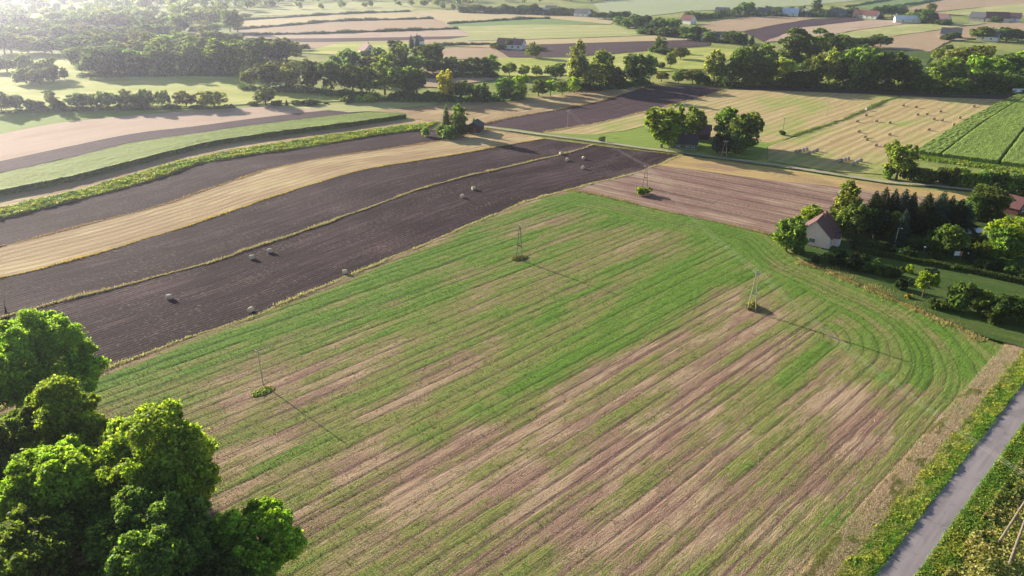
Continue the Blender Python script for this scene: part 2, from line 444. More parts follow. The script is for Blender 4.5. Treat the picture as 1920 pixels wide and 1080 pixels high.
poly("field", [(820,79),(960,76),(1100,72),(1235,67),(1320,74),(1280,76),(1140,80),(1005,84),(925,90),(820,86)], 'tan', "pale tan strip above the far purple plough land", ((820,80),(1230,68)))
poly("field", [(1005,84),(1140,80),(1280,76),(1330,78),(1330,86),(1280,90),(1240,94),(1070,109),(950,108),(925,96)], 'plough_far', "purple brown plough land behind the far white house", ((1005,84),(1280,76)))
poly("field", [(815,92),(925,90),(955,109),(905,112),(815,112)], 'pink', "pinkish stubble patch left of the far white house", ((815,95),(925,92)))
poly("meadow", [(905,112),(955,109),(1070,109),(1240,95),(1330,90),(1410,96),(1320,130),(1180,138),(1000,145),(880,140)], 'meadow', "sunlit green meadow behind the middle woodland belt", ((1000,118),(1240,98)))
poly("meadow", [(-150,98),(0,104),(60,97),(120,104),(165,122),(185,145),(300,140),(450,148),(560,172),(640,182),(640,191),(480,196),(300,203),(0,213),(-150,225)], 'meadow', "bright hazy meadow left of the woodland with a tree clump", ((0,150),(450,160)))
poly("meadow", [(640,80),(770,80),(770,100),(700,112),(640,104),(560,100)], 'meadow', "green paddock behind the far red roofed farmhouse", ((640,90),(770,88)))
poly("field", [(690,135),(800,128),(880,138),(930,150),(820,165),(700,160)], 'pink', "shaded pinkish clearing inside the woodland belt", ((690,145),(930,150)))
poly("field", [(1112,8),(1160,-4),(1680,-6),(1500,12),(1400,16),(1285,22),(1178,36),(1130,28)], 'pale_green', "broad pale green hillside field at the top right", ((1180,10),(1640,-4)))
poly("field", [(1590,14),(1700,-6),(1790,-8),(1700,14),(1640,18)], 'green_far', "dark green crop strip on the far hillside", ((1590,14),(1700,-4)))
poly("field", [(1700,18),(1800,-8),(2050,-20),(2050,-4),(1860,12),(1740,24)], 'pink', "pale pink hillside field above the far village", ((1700,18),(1900,-6)))
poly("field", [(1755,25),(1860,12),(2050,-4),(2050,16),(1920,30),(1830,33)], 'yellow_green', "pale yellow hillside field behind the red roofed village houses", ((1755,25),(2000,4)))
poly("field", [(1312,47),(1360,37),(1430,30),(1500,33),(1530,35),(1450,48),(1392,60),(1340,60)], 'pink', "salmon stubble field below the row of village houses", ((1340,50),(1500,33)))
poly("field", [(1392,61),(1450,49),(1530,36),(1605,32),(1622,38),(1500,52),(1432,80)], 'plough_far', "brown worked field below the village houses", ((1392,61),(1605,33)))
poly("field", [(1432,80),(1500,53),(1622,39),(1700,38),(1690,46),(1600,58),(1520,75)], 'stubble_pale', "pale stubble strip reaching to the village farm lane", ((1440,75),(1700,38)))
poly("field", [(1520,76),(1600,59),(1690,47),(1840,43),(1850,44),(1650,72),(1560,82)], 'yellow_green', "yellow green strip across the far right slope", ((1520,76),(1840,43)))
poly("field", [(1560,83),(1650,73),(1852,45),(2050,36),(2050,56),(1780,78),(1745,98),(1650,92)], 'pink', "pinkish stubble slope between woodland and far village", ((1560,83),(1852,45)))
poly("meadow", [(1560,112),(1700,96),(1750,98),(1730,140),(1600,150)], 'lawn', "green paddock glimpsed between the right woodland trees", ((1600,120),(1740,110)))
poly("track", [(1330,150),(1420,153),(1700,161),(1700,166),(1480,160),(1330,157)], 'lawn', "grassy strip at the foot of the far poplars", ((1330,152),(1700,163)), "grass")

# roads
def ribbon(name, centre, width, mat, label, cat, z, nu=80, ragged=.12):
    c, t = resample(centre, nu)
    d = np.gradient(c, axis=0); d /= np.hypot(*d.T)[:, None]
    n = np.stack([d[:, 1], -d[:, 0]], 1)
    ws = np.array([-.5, -.2, .2, .5])*width
    off = ws[None]+rng.normal(0, ragged, (nu, 4))*np.array([1, 0, 0, 1])
    XY = c[:, None]+n[:, None]*off[..., None]
    uv = np.stack([np.repeat(t[:, None], 4, 1), np.repeat(ws[None], nu, 0)], -1)
    i = np.arange(nu*4).reshape(nu, 4)
    F = np.stack([i[:-1,:-1], i[:-1,1:], i[1:,1:], i[1:,:-1]], -1).reshape(-1, 4)
    XY = XY.reshape(-1, 2)
    return tag(obj_np(name, np.c_[XY, np.full(len(XY), z)], up(F, XY), M[mat], uv=uv.reshape(-1, 2)), label, cat, kind="structure")

ra, rb = PL([(1639,1080),(1707,1000),(1816,842),(1920,716)]), PL([(1720,1080),(1769,1000),(1833,914),(1920,799)])
rl0, rl1 = ra[0], ra[-1]; RD = (rl1-rl0)/np.hypot(*(rl1-rl0)); RN = np.array([RD[1], -RD[0]])
RW = float(np.mean([(q-rl0) @ RN for q in rb]))
def roadpt(s, off): return rl0+RD*s+RN*off
ribbon("road", [roadpt(-60, RW/2), roadpt(0, RW/2), roadpt(70, RW/2), roadpt(160, RW/2)], RW, 'road', "narrow grey asphalt lane running past the green field", "road", .12, 120, .05)
ribbon("road_shoulder", [roadpt(-60, RW/2), roadpt(0, RW/2), roadpt(70, RW/2), roadpt(160, RW/2)], RW+.7, 'shoulder', "ragged gravelly soil edge of the narrow lane", "road edge", .09, 260, .16)
track_c = ext([(905,239),(960,247),(1100,265),(1200,279),(1280,289),(1355,299),(1500,319),(1650,342),(1740,350),(1830,360)], 0, 40)
ribbon("track", track_c, 2.1, 'track', "pale gravel track passing the farmstead to the right", "track", _z[0]+.03, 120, .15)

# ------------------------------------------------------------------ the big green field (crop cover laid out over the drilled rows)
EU = np.array([RD[0], RD[1]]); EV = np.array([RD[1], -RD[0]])
edge_r = PL([(1560,1003),(1645,918),(1739,803),(1816,727),(1892,667)])
top_px = [(1065,357),(1140,372),(1240,396),(1340,417),(1440,441),(1500,491),(1600,533),(1740,592),(1850,640),(1905,655)]
top_w = PL(top_px)
FP = np.vstack([L0[:16], top_w, [roadpt(85, -2.5), roadpt(-70, -2.5)], PL([(300,1250)])-[0, 10], [[-150, 40]]])

def inside(pts, pg):
    x, y = pts.T; r = np.zeros(len(pts), bool); j = len(pg)-1
    for i in range(len(pg)):
        xi, yi = pg[i]; xj, yj = pg[j]
        with np.errstate(divide='ignore', invalid='ignore'):
            r ^= ((yi > y) != (yj > y)) & (x < (xj-xi)*(y-yi)/(yj-yi)+xi)
        j = i
    return r

def seg_dist(pts, line):
    d = np.full(len(pts), 1e9)
    for a, b in zip(line[:-1], line[1:]):
        ab = b-a; t = np.clip(((pts-a) @ ab)/(ab @ ab), 0, 1)
        d = np.minimum(d, np.hypot(*(pts-a-t[:, None]*ab).T))
    return d

GC = np.array([  # photo x, y, greenness
 (200,722,.85),(330,680,.85),(450,640,.9),(600,590,.85),(700,545,.8),(800,500,.85),(900,460,.85),(1000,400,.8),(1060,380,.9),(1150,400,.9),(1250,412,.9),(1350,440,.95),(1420,470,.85),
 (1040,412,.45),(1140,440,.55),(1250,465,.42),(1200,490,.6),(980,470,.62),(880,520,.6),(760,570,.62),(640,630,.62),(560,660,.7),
 (1330,500,.85),(1260,540,.95),(1180,600,.95),(1100,640,.92),(1000,700,.85),(900,770,.78),(820,810,.7),(1080,560,.55),(980,610,.5),(880,660,.42),(790,700,.45),(700,720,.42),
 (520,730,.08),(470,748,.1),(560,715,.12),(400,745,.42),(320,790,.28),(270,760,.5),(450,800,.42),(600,765,.45),(700,820,.32),(560,880,.4),(450,860,.4),(430,950,.45),
 (900,820,.12),(750,890,.2),(1000,770,.18),(1120,710,.25),(1230,655,.3),(1330,610,.4),(1010,900,.25),(1150,850,.18),(1290,760,.28),(1250,900,.15),(1100,1000,.28),(920,980,.38),
 (800,1040,.48),(650,1010,.45),(640,1075,.5),(1390,850,.4),(1450,770,.62),(1500,730,.5),(1500,900,.45),(1400,1000,.35),(1600,820,.3),(1590,760,.05),(1560,860,.6),(1640,760,.3),(1700,720,.5),
 (1760,680,.8),(1830,655,.85),(1650,640,.85),(1590,640,.6),(1500,660,.42),(1420,690,.38),(1480,600,.55),(1340,690,.35),(1600,950,.5),(1700,830,.6),(1750,760,.75),(1640,890,.6),(1410,585,.15),(1390,570,.3),
 (1500,540,.85),(1560,570,.9),(1640,590,.9),(1720,620,.85),(1600,545,.6),(1700,585,.55),(1800,625,.55),(1300,1050,.3),(1480,1060,.45),(1000,1060,.35)], float)
gc_w = PL(GC[:, :2])

CROSS = [PL(c) for c in ([(548,988),(700,1000),(800,1021),(940,1078)], [(535,1003),(685,1014),(785,1037),(885,1080)], [(540,765),(572,800),(560,842),(490,872)], [(552,760),(590,800),(578,846),(505,880)],
    [(1075,372),(1190,388),(1330,428),(1410,462)], [(1330,395),(1345,436),(1300,470)], [(1440,470),(1560,540),(1690,590)], [(1440,480),(1550,550),(1680,602)])]
def cover(pts):
    """greenness, rut, tone at points in the field"""
    u, v = pts @ EU, pts @ EV
    # inverse-distance blend of what grows where, measured along and across the rows
    du = (u[:, None]-(gc_w @ EU)[None])*.55; dv = v[:, None]-(gc_w @ EV)[None]
    w = 1/(du*du+dv*dv+12)**1.6
    g = (w @ GC[:, 2])/w.sum(1)+.01
    dr = -((pts-roadpt(0, 0)) @ RN)-6.6
    dt = seg_dist(pts, top_w)
    R = 30.0
    cor = (dr < R) & (dt < R)
    d_c = R-np.hypot(np.maximum(R-dr, 0), np.maximum(R-dt, 0))
    head = (dt < 13+2*vnoise(u/15, v/15)) & ~cor
    q = np.where(cor, d_c, np.where(head, dt, dr))
    q = q+1.2*(vnoise(q/2.2+7, u*0+2)-.5)+.6*(fnoise(u/18, v/6, 2)-.5)+.25*(fnoise(u/3+9, v/2, 2)-.5)
    s = np.where(cor, np.arctan2(R-dt, R-dr)*22, np.where(head, dr, u))
    per = 2.7
    k = np.floor(q/per); fr = q/per-k
    side = .5+.75*vnoise(k*.83+3, s/34)
    rut = np.exp(-((np.minimum(fr, 1-fr)*per)/.19)**2)*side
    tram = 24.0; tf = (q+4) % tram
    for c in (5.0, 6.7):
        rut = np.maximum(rut, (.55+.5*vnoise(s/25, k*0+c))*np.exp(-((tf-c)/.22)**2))
    for tr in CROSS: rut = np.maximum(rut, .75*np.exp(-(seg_dist(pts, tr)/.22)**2))
    # across-headland wheel marks
    rut = np.where(head, rut*(.35+.6*vnoise(s/6, q/2)), rut)
    sw = vnoise(k*1.7+.5, s/15)-.5+.5*(vnoise(k*3.1+9, s/5)-.5)
    patch = fnoise(s/16+5, q/4.2, 3)-.5
    fine = fnoise(s/6.5, q/.7, 3)-.5
    g = g+.46*sw*np.where(head, .4, 1)+.55*patch+.28*fine
    g = g-.65*np.exp(-(seg_dist(pts, L0[1:17])/2.6)**2)
    tone = fnoise(s/9+40, q/2.4+11, 3)
    return np.clip(g, 0, 1), np.clip(rut, 0, 1.3), tone, u, v, s, q

def scale_u(lo, hi, near, far):
    o = [lo]
    while o[-1] < hi: o.append(o[-1]+near+(far-near)*max(0, (o[-1]-lo))/(hi-lo))
    return np.array(o)
fu, fv = FP @ EU, FP @ EV
us = np.arange(fu.min(), fu.max(), .8); vs = np.arange(fv.min(), fv.max(), .34)
UU, VV = np.meshgrid(us, vs, indexing='ij')
pts = UU.reshape(-1, 1)*EU+VV.reshape(-1, 1)*EV
keep = inside(pts, FP)
idx = np.arange(len(pts)).reshape(UU.shape)
Fq = np.stack([idx[:-1,:-1], idx[:-1,1:], idx[1:,1:], idx[1:,:-1]], -1).reshape(-1, 4)
Fq = Fq[keep[Fq].all(1)]
used = np.unique(Fq); remap = np.zeros(len(pts), int); remap[used] = np.arange(len(used))
pts = pts[used]; Fq = remap[Fq]
g = np.zeros(len(pts)); rt = g.copy(); tn = g.copy(); qq = g.copy(); ss = g.copy()
for i in range(0, len(pts), 40000):
    sl = slice(i, i+40000)
    g[sl], rt[sl], tn[sl], _, _, ss[sl], qq[sl] = cover(pts[sl])
zf = .20+.12*g+.14*(fnoise(pts[:, 0]/.9, pts[:, 1]/.9, 2)-.5)-.09*rt+.07*(fnoise(ss/5, qq/1.1, 2)-.5)
zf = np.maximum(zf, .07)

def main_field_mat():
    m = N("green_field_cover")
    at = m.n("ShaderNodeVertexColor", layer_name="tint").outputs[0]
    sp = m.n("ShaderNodeSeparateColor"); m.set(sp, 0, at)
    g, rut, tone = sp.outputs
    uv = m.n("ShaderNodeUVMap").outputs[0]
    fine = m.noise(m.scaled(uv, .30, 2.6), 1, 3, .65); grain = m.noise(uv, 5.0, 2, .6)
    gg = m.math('MULTIPLY_ADD', m.math('SUBTRACT', fine, .5), .75, g)
    gg = m.math('MULTIPLY_ADD', m.math('SUBTRACT', grain, .5), .55, gg)
    dry = m.mix(m.ramp(tone, .36, .62), (.215, .130, .100), (.310, .220, .145))
    dry = m.mix(m.math('MULTIPLY', m.ramp(grain, .45, .75), .55), dry, (.46, .37, .23))
    grn = m.mix(m.ramp(m.math('MULTIPLY_ADD', fine, .5, m.math('MULTIPLY', g, .8)), .55, 1.0), (.145, .215, .045), (.098, .178, .026))
    olive = m.mix(m.ramp(fine, .35, .65), (.200, .178, .066), (.145, .170, .045))
    col = m.mix(m.ramp(gg, .16, .46), dry, olive)
    col = m.mix(m.ramp(gg, .46, .84), col, grn)
    rv = m.n("ShaderNodeUVMap", uv_map="rows").outputs[0]
    rs = m.n("ShaderNodeSeparateXYZ"); m.set(rs, 0, rv)
    qn = m.math('MULTIPLY_ADD', m.math('SUBTRACT', m.noise(m.scaled(uv, .8, .8), 1, 2), .5), .16, rs.outputs[1])
    def lines(per, off, w):
        fr = m.math('FRACT', m.math('DIVIDE', m.math('ADD', qn, off), per))
        d = m.math('MULTIPLY', m.math('MINIMUM', fr, m.math('SUBTRACT', 1.0, fr)), per)
        return m.ramp(d, w, w*.35)
    ln = m.math('MULTIPLY', lines(2.7, 0.0, .27), m.ramp(m.noise(m.scaled(rv, .03, .31), 1, 2), .22, .52))
    l2 = m.math('MULTIPLY', lines(1.35, .67, .17), m.ramp(m.noise(m.scaled(rv, .02, .22), 1, 2), .45, .7))
    tr = m.math('MAXIMUM', lines(24.0, 17.0, .30), lines(24.0, 15.2, .30))
    ln = m.math('MAXIMUM', m.math('MAXIMUM', ln, m.math('MULTIPLY', l2, .6)), tr)
    rut = m.math('MAXIMUM', m.math('MULTIPLY', rut, .7), ln)
    rc = m.mix(m.ramp(gg, .35, .65), (.120, .070, .062), (.060, .095, .022))
    col = m.mix(m.math('MULTIPLY', m.math('MINIMUM', rut, 1.0), .82), col, rc)
    return m.surf(col, .95, m.bump(m.math('ADD', m.math('MULTIPLY', fine, .8), grain), .24), .08)
M['field'] = main_field_mat()
uvf = np.stack([ss, qq], 1)
tag(obj_np("crop_field", np.c_[pts, zf], up(Fq, pts), M['field'], uv=np.stack([pts @ EU, pts @ EV], 1), uv2=uvf, col=np.stack([g, rt, tn], 1), smooth=True),
    "large patchy green and tan field with drilled rows and wheel ruts", "field", kind="structure")

# ------------------------------------------------------------------ loose leaves and blades as meshes
def cards(pos, nrm, size, tint, aspect=1.0, r=rng):
    """diamond leaves facing nrm; one quad each"""
    n = len(pos)
    nrm = nrm/np.maximum(np.linalg.norm(nrm, axis=1, keepdims=True), 1e-6)
    t = r.normal(size=(n, 3)); t -= (t*nrm).sum(1, keepdims=True)*nrm
    t /= np.linalg.norm(t, axis=1, keepdims=True); b = np.cross(nrm, t)
    s = np.asarray(size).reshape(-1, 1)
    V = np.stack([pos-t*s*.6, pos-b*s*.42*aspect+nrm*s*.1, pos+t*s*.6, pos+b*s*.42*aspect+nrm*s*.1], 1).reshape(-1, 3)
    return V, np.arange(n*4).reshape(n, 4), np.repeat(tint, 4, 0)

def blades(xy, z, h, w, tint, lean=.35, r=rng):
    n = len(xy)
    a = r.random(n)*math.pi; d = np.stack([np.cos(a), np.sin(a)], 1)*np.asarray(w).reshape(-1, 1)*.5
    ln = r.normal(0, lean, (n, 2))*np.asarray(h).reshape(-1, 1)
    z = np.broadcast_to(z, n)
    V = np.stack([np.c_[xy-d, z], np.c_[xy+d, z], np.c_[xy+ln, z+h]], 1).reshape(-1, 3)
    return V, np.arange(n*3).reshape(n, 3), np.repeat(tint, 3, 0)

def vary(base, n, amt=.25, r=rng):
    base = np.asarray(base, float)
    return base[None]*(1+r.normal(0, amt, (n, 1)))*(1+r.normal(0, amt*.25, (n, 3)))

# grass and straw standing on the green field
n = 460000
sel = rng.random(n)**1.7
cu = fu.min()+(fu.max()-fu.min())*sel; cv = fv.min()+(fv.max()-fv.min())*rng.random(n)
gp = cu[:, None]*EU+cv[:, None]*EV
gp = gp[inside(gp, FP)]
ga, ra_, ta = (np.zeros(len(gp)) for _ in range(3))
for i in range(0, len(gp), 40000):
    sl = slice(i, i+40000); ga[sl], ra_[sl], ta[sl] = cover(gp[sl])[:3]
k = rng.random(len(gp)) > ra_*.8
gp, ga, ta = gp[k], ga[k], ta[k]; n = len(gp)
isg = (ga+rng.normal(0, .2, n)) > .5
tint = np.where(isg[:, None], vary((.115, .195, .034), n, .36), vary((.35, .26, .165), n, .36))
hh = np.where(isg, rng.uniform(.13, .36, n), rng.uniform(.08, .24, n))
Vb, Fb, Tb = blades(gp, .16+.10*ga, hh, rng.uniform(.07, .17, n), np.clip(tint, .01, 1), .5)
tag(obj_np("grass", Vb, Fb, M['straw'], col=Tb), "short green grass and straw stalks standing on the big field", "grass", kind="stuff")

def margin(name, line, width, dens, h, base, label, kind="grass", zbase=.08, clump=.6, wblade=(.12, .3), cat="grass"):
    L = np.hypot(*np.diff(line, axis=0).T).sum(); n = int(L*dens)
    c, t = resample(line, max(40, int(L/2)))
    k = rng.random(n)*(len(c)-1); i = k.astype(int); f = (k-i)[:, None]
    p = c[i]*(1-f)+c[np.minimum(i+1, len(c)-1)]*f
    d = c[np.minimum(i+1, len(c)-1)]-c[i]; d /= np.hypot(*d.T)[:, None]+1e-9
    s = k/len(c)*L
    amp = .45+1.0*fnoise(s/4, s*0+5, 3)*(.6+.8*fnoise(s/30, s*0+8, 2))
    off = rng.normal(0, .33, n)*width*amp+(fnoise(s/7, s*0+21, 3)-.5)*width*1.4
    p = p+np.stack([d[:, 1], -d[:, 0]], 1)*off[:, None]
    hz = h*amp*rng.uniform(.5, 1.15, n)
    V, F, T = blades(p, zbase, hz, rng.uniform(*wblade, n), np.clip(vary(base, n, .22), .01, 1), .4)
    return tag(obj_np(name, V, F, M['straw'], col=T), label, cat, kind="stuff")
YEL = (.42, .39, .19); PALE = (.55, .44, .24)
margin("margin_grass", L0, 1.0, 30, .55, YEL, "yellow dry grass ridge between green field and dark plough land")
margin("margin_grass", L1, .9, 28, .55, YEL, "yellow dry grass ridge between the two dark ploughed strips")
margin("margin_grass", L2, .8, 26, .4, (.50, .42, .10), "yellow green grass ridge along the lower edge of tan stubble")
margin("margin_grass", L3, .7, 22, .4, (.45, .35, .15), "thin dry grass ridge along the upper edge of tan stubble")
margin("margin_grass", PL([(897,237),(960,222),(1060,204),(1140,187),(1222,161)]), 1.3, 22, .9, (.16, .13, .06), "dark weedy ridge along the upper edge of the purple plough land")
margin("margin_grass", PL([(1017,249),(1070,241),(1125,231),(1205,211),(1287,191),(1364,169)]), 1.3, 22, .7, (.42, .33, .17), "pale grass ridge along the lower edge of the purple plough land")
margin("margin_grass", PL([(1487,257),(1540,240),(1590,221),(1640,200),(1684,181)]), 2.0, 40, 1.0, (.12, .17, .04), "green weedy ditch line dividing the baled stubble field")
margin("margin_grass", PL([(1065,357),(1140,372),(1240,396),(1340,417),(1442,441)]), 1.6, 36, .6, (.34, .31, .10), "olive grass baulk between green field and pinkish tilled field")
margin("margin_grass", PL([(1500,491),(1600,533),(1740,592),(1850,640)]), 4.0, 110, .9, (.36, .30, .13), "tall dry olive grass along the garden edge of the field")
margin("margin_grass", PL([(905,241),(960,249),(1100,267),(1280,291)]), 2.2, 30, .4, (.30, .30, .10), "short yellow grass beside the gravel track")
for ln, lb in zip(FAREDGE, ["dark tall edge of the far green crop, upper left strips", "dark crop edge below the far pink strips", "thin dark crop edge highest among the far strips", "dark edge of the lens shaped far green crop", "dark hillside crop line at top right, left one", "dark hillside crop line at top right, right one", "dark crop line left of the far white farmhouse"]):
    margin("crop_edge", PL(ln), 4.5, 26, 2.6, (.045, .085, .05), lb, wblade=(.8, 1.6))  # dark blades stand in for the shadow at tall crop edges
margin("margin_grass", L4[1:], .8, 24, .5, (.30, .28, .12), "weedy fringe along the upper edge of the ploughed strip")

# dry tan grass strip and weedy verges along the lane
def band_pts(n, s0, s1, o0, o1):
    s = rng.uniform(s0, s1, n); o = rng.uniform(o0, o1, n)
    return rl0+s[:, None]*RD+o[:, None]*RN, s, o
n = 110000
p, s, o = band_pts(n, -40, 92, -6.9, -3.2)
dens = np.clip(1.25-np.abs(o+4.9)/2.5+.7*(fnoise(s/6, o/2, 3)-.5), .05, 1)
kp = rng.random(n) < dens; p, s, o = p[kp], s[kp], o[kp]; n = len(p)
mixg = (fnoise(s/4, o/1.5+3, 3) > .68)[:, None]
tint = np.where(mixg, vary((.26, .26, .10), n, .25), vary((.55, .45, .33), n, .2))
Vb, Fb, Tb = blades(p, .12, rng.uniform(.2, .5, n), rng.uniform(.035, .09, n), np.clip(tint, .01, 1), .45)
tag(obj_np("dry_grass", Vb, Fb, M['straw'], col=Tb), "pale tan strip of tall dry grass along the lane side of field", "grass", kind="stuff")

def weeds(name, p, hfun, tintfun, size, label, cat="weeds", cardn=1):
    n = len(p)
    h = hfun(p)
    z = h*rng.random(n)**.6
    pos = np.c_[p, z+.08]
    nr = rng.normal(0, .6, (n, 3)); nr[:, 2] += .75
    V, F, T = cards(pos, nr, rng.uniform(size*.5, size*1.3, n), np.clip(tintfun(p, z/np.maximum(h, .01)), .01, 1))
    return tag(obj_np(name, V, F, M['weed'], col=T), label, cat, kind="stuff")
def gtint(base, yel, f=.35):
    def fn(p, zz):
        n = len(p); k = (fnoise(p[:, 0]/2.2, p[:, 1]/2.2, 3)+rng.normal(0, .08, n))[:, None]
        return np.where(k > 1-f-.08, vary(yel, n, .25), vary(base, n, .3))
    return fn
for o0, o1, nn_, lb in ((-3.9, .15, 60000, "tall mixed grass on the field side of the lane"), (RW-.15, RW+4, 40000, "mixed grass on the scrub side of the lane")):
    p, s, o = band_pts(nn_, -40, 92, o0, o1); n = len(p)
    yk = (fnoise(s/2.2, o/.9, 3)+.16*np.clip((-o-1.6), -1, 1.5)+rng.normal(0, .08, n) > .56)[:, None]
    tint = np.where(yk, vary((.42, .42, .12), n, .25), vary((.15, .28, .04), n, .28))
    Vb, Fb, Tb = blades(p, .1, rng.uniform(.15, .55, n)*(.4+1.0*fnoise(s/1.7, o/1.2, 2)), rng.uniform(.05, .14, n), np.clip(tint, .01, 1), .55)
    tag(obj_np("verge_grass", Vb, Fb, M['straw'], col=Tb), lb, "grass", kind="stuff")
p, s, o = band_pts(46000, -40, 92, -3.7, -.05)
weeds("verge_weeds", p, lambda p: 0.04+.40*np.clip(fnoise(p[:, 0]/1.6, p[:, 1]/1.6, 3)*1.9-.55, .05, 1.1), gtint((.14, .28, .035), (.34, .40, .07), .45), .30, "lush weeds and yellow grass on the field side of the lane")
p, s, o = band_pts(34000, -40, 92, RW+.1, RW+3.2)
weeds("verge_weeds", p, lambda p: .08+.42*fnoise(p[:, 0]/1.3, p[:, 1]/1.3, 3), gtint((.12, .205, .03), (.25, .28, .05), .4), .32, "bright green weeds on the far side of the lane")
p, s, o = band_pts(80000, -40, 85, 0, 1)
p = p+RN*((RW+2.6-o+34*rng.random(len(o))**1.7)[:, None])
weeds("undergrowth", p, lambda p: .2+2.3*np.clip(fnoise(p[:, 0]/3.2, p[:, 1]/3.2, 3)-.3, 0, 1), gtint((.12, .15, .035), (.30, .27, .09), .5), .36, "scrubby olive undergrowth beyond the lane round the pylon feet")
# the leafy weed strip between plough land and stubble (beet or similar)
XY, uv, Fs = strip_arrays(L4, L5, 400, 12)
def inband(A, B, n):
    a, _ = resample(A, 400); b, _ = resample(B, 400)
    k = rng.random(n)*398; i = k.astype(int); f = (k-i)[:, None]; w = rng.random(n)[:, None]
    return (a[i]*(1-f)+a[i+1]*f)*(1-w)+(b[i]*(1-f)+b[i+1]*f)*w
p = inband(L4, L5, 60000)
weeds("weed_strip", p, lambda p: .25+1.3*fnoise(p[:, 0]/3.0, p[:, 1]/3.0, 3)**1.3, gtint((.13, .25, .03), (.30, .34, .06), .45), .55, "leafy green weed strip running between plough land and pale stubble", "weeds")

# tall maize
def maize(name, A, B, h, label, nu, nv, gaps=(), mat=None, rowcol=None):
    XY, uv, F = strip_arrays(A, B, nu, nv)
    F = up(F, XY)
    z = h+.35*(fnoise(uv[:, 0]/3, uv[:, 1]/.8, 2)-.5)+.5*(fnoise(uv[:, 0]/40, uv[:, 1]/12, 2)-.5)
    i = np.arange(nu*nv).reshape(nu, nv)
    XYg = XY+rng.normal(0, .12, XY.shape)
    V = np.c_[XYg, z]
    rim = np.concatenate([i[:, 0], i[-1, 1:], i[::-1, -1][1:], i[0, ::-1][1:-1]])
    lo = np.c_[XY[rim], np.full(len(rim), .05)]
    b = len(V); nr = len(rim); kk = np.arange(nr)
    W = np.stack([rim[kk], rim[(kk+1) % nr], b+(kk+1) % nr, b+kk], 1)
    a0, a1 = XY[F[0]][0], XY[F[0]][1]
    if (np.cross(XY[rim[len(rim)//4]]-XY[rim[0]], XY[rim[len(rim)//2]]-XY[rim[0]])) > 0: W = W[:, ::-1]
    V = np.vstack([V, lo]); uv2 = np.vstack([uv, uv[rim]])
    o = obj_np(name, V, np.vstack([F, W]), mat, uv=uv2)
    return tag(o, label, "crop", kind="stuff"), XY, uv
def maize_mat(name, c1, c2, c3, row=.75):
    m = N(name)
    uv = m.n("ShaderNodeUVMap").outputs[0]
    geo = m.n("ShaderNodeNewGeometry").outputs["Position"]
    a = m.noise(m.scaled(uv, .04, .5), 1, 3); b = m.noise(m.scaled(uv, .35, 1.6), 1, 3, .65); c = m.noise(geo, 2.0, 2, .7)
    f = m.math('MULTIPLY_ADD', m.math('SUBTRACT', b, .5), 1.5, a)
    f = m.math('MULTIPLY_ADD', m.math('SUBTRACT', c, .5), .9, f, clamp=True)
    col = m.mix(m.ramp(f, .25, .75), c1, c2)
    col = m.mix(m.math('MULTIPLY', m.ramp(b, .55, .8), .6), col, c3)
    h = m.math('ADD', m.math('MULTIPLY', b, 1.0), c)
    return m.surf(col, .85, m.bump(h, .6), .12)
M['maize'] = maize_mat("maize_tops", (.10, .145, .022), (.185, .235, .040), (.25, .27, .075))
maize("maize_crop", L6, L7, 2.3, "tall green maize strip curving across the left with a shaded edge", 420, 26, mat=M['maize'])
p = inband(L6, L6+(L7[-1]-L6[-1])*.02, 16000)
weeds("maize_leaves", p, lambda p: 1.7+.7*fnoise(p[:, 0]/3, p[:, 1]/3, 2), gtint((.10, .15, .035), (.16, .2, .05), .3), .7, "ragged leaves along the shaded edge of the maize strip", "crop")
MR = PL([(1714,291),(1760,262),(1800,237),(1850,210),(1882,194),(1906,184)])
d_r = np.array([1.0, -.02])
e0, e1 = P(1714, 291), P(1906, 184)
t0, t1 = P(1920, 318)-e0, P(1990, 181)-e1
t0, t1 = t0/np.hypot(*t0), t1/np.hypot(*t1)
tl = [0, 8.6, 9.5, 28.2, 29.1, 48, 48.9, 150]
M['maize2'] = maize_mat("maize_field_tops", (.10, .155, .024), (.175, .230, .042), (.25, .27, .075))
def off_line(d): 
    q, _ = resample(MR, 30); w = np.linspace(0, 1, 30)[:, None]
    return q+(t0*(1-w)+t1*w)*d
for j in range(0, len(tl)-1, 2):
    maize("maize_crop", off_line(tl[j]), off_line(tl[j+1]), 2.2,
          ["block of green maize bordering the baled stubble field", "block of green maize between the two dark tramlines", "block of green maize right of the second tramline", "outer block of green maize at the right border"][j//2], 240, 30 if j < 6 else 60, mat=M['maize2'])
poly("soil", [off_line(-.5)[0], off_line(150)[0], off_line(150)[-1], off_line(-.5)[-1]], 'plough', "bare soil under the maize field", t0, "soil", world_pts=True)
p = P(1714, 293)+rng.random((14000, 1))*(P(2150, 352)-P(1714, 293))+rng.normal(0, 2.2, (14000, 2))
weeds("headland_grass", p, lambda p: .4+.5*fnoise(p[:, 0]/3, p[:, 1]/3, 2), gtint((.15, .24, .04), (.24, .28, .06), .4), .6, "bright grass headland between the maize and the shrub row", "grass")

# ------------------------------------------------------------------ trees
def lobes_round(r, R, zc, nl, spread=.62, rad=(.36, .52)):
    L = []
    for i in range(nl):
        d = r.normal(size=3); d /= np.linalg.norm(d)
        c = np.array([0, 0, zc])+d*R*spread*r.uniform(.7, 1.15)
        L.append((c, min(R)*r.uniform(*rad)))
    L.append((np.array([0, 0, zc]), min(R)*.66))
    return L

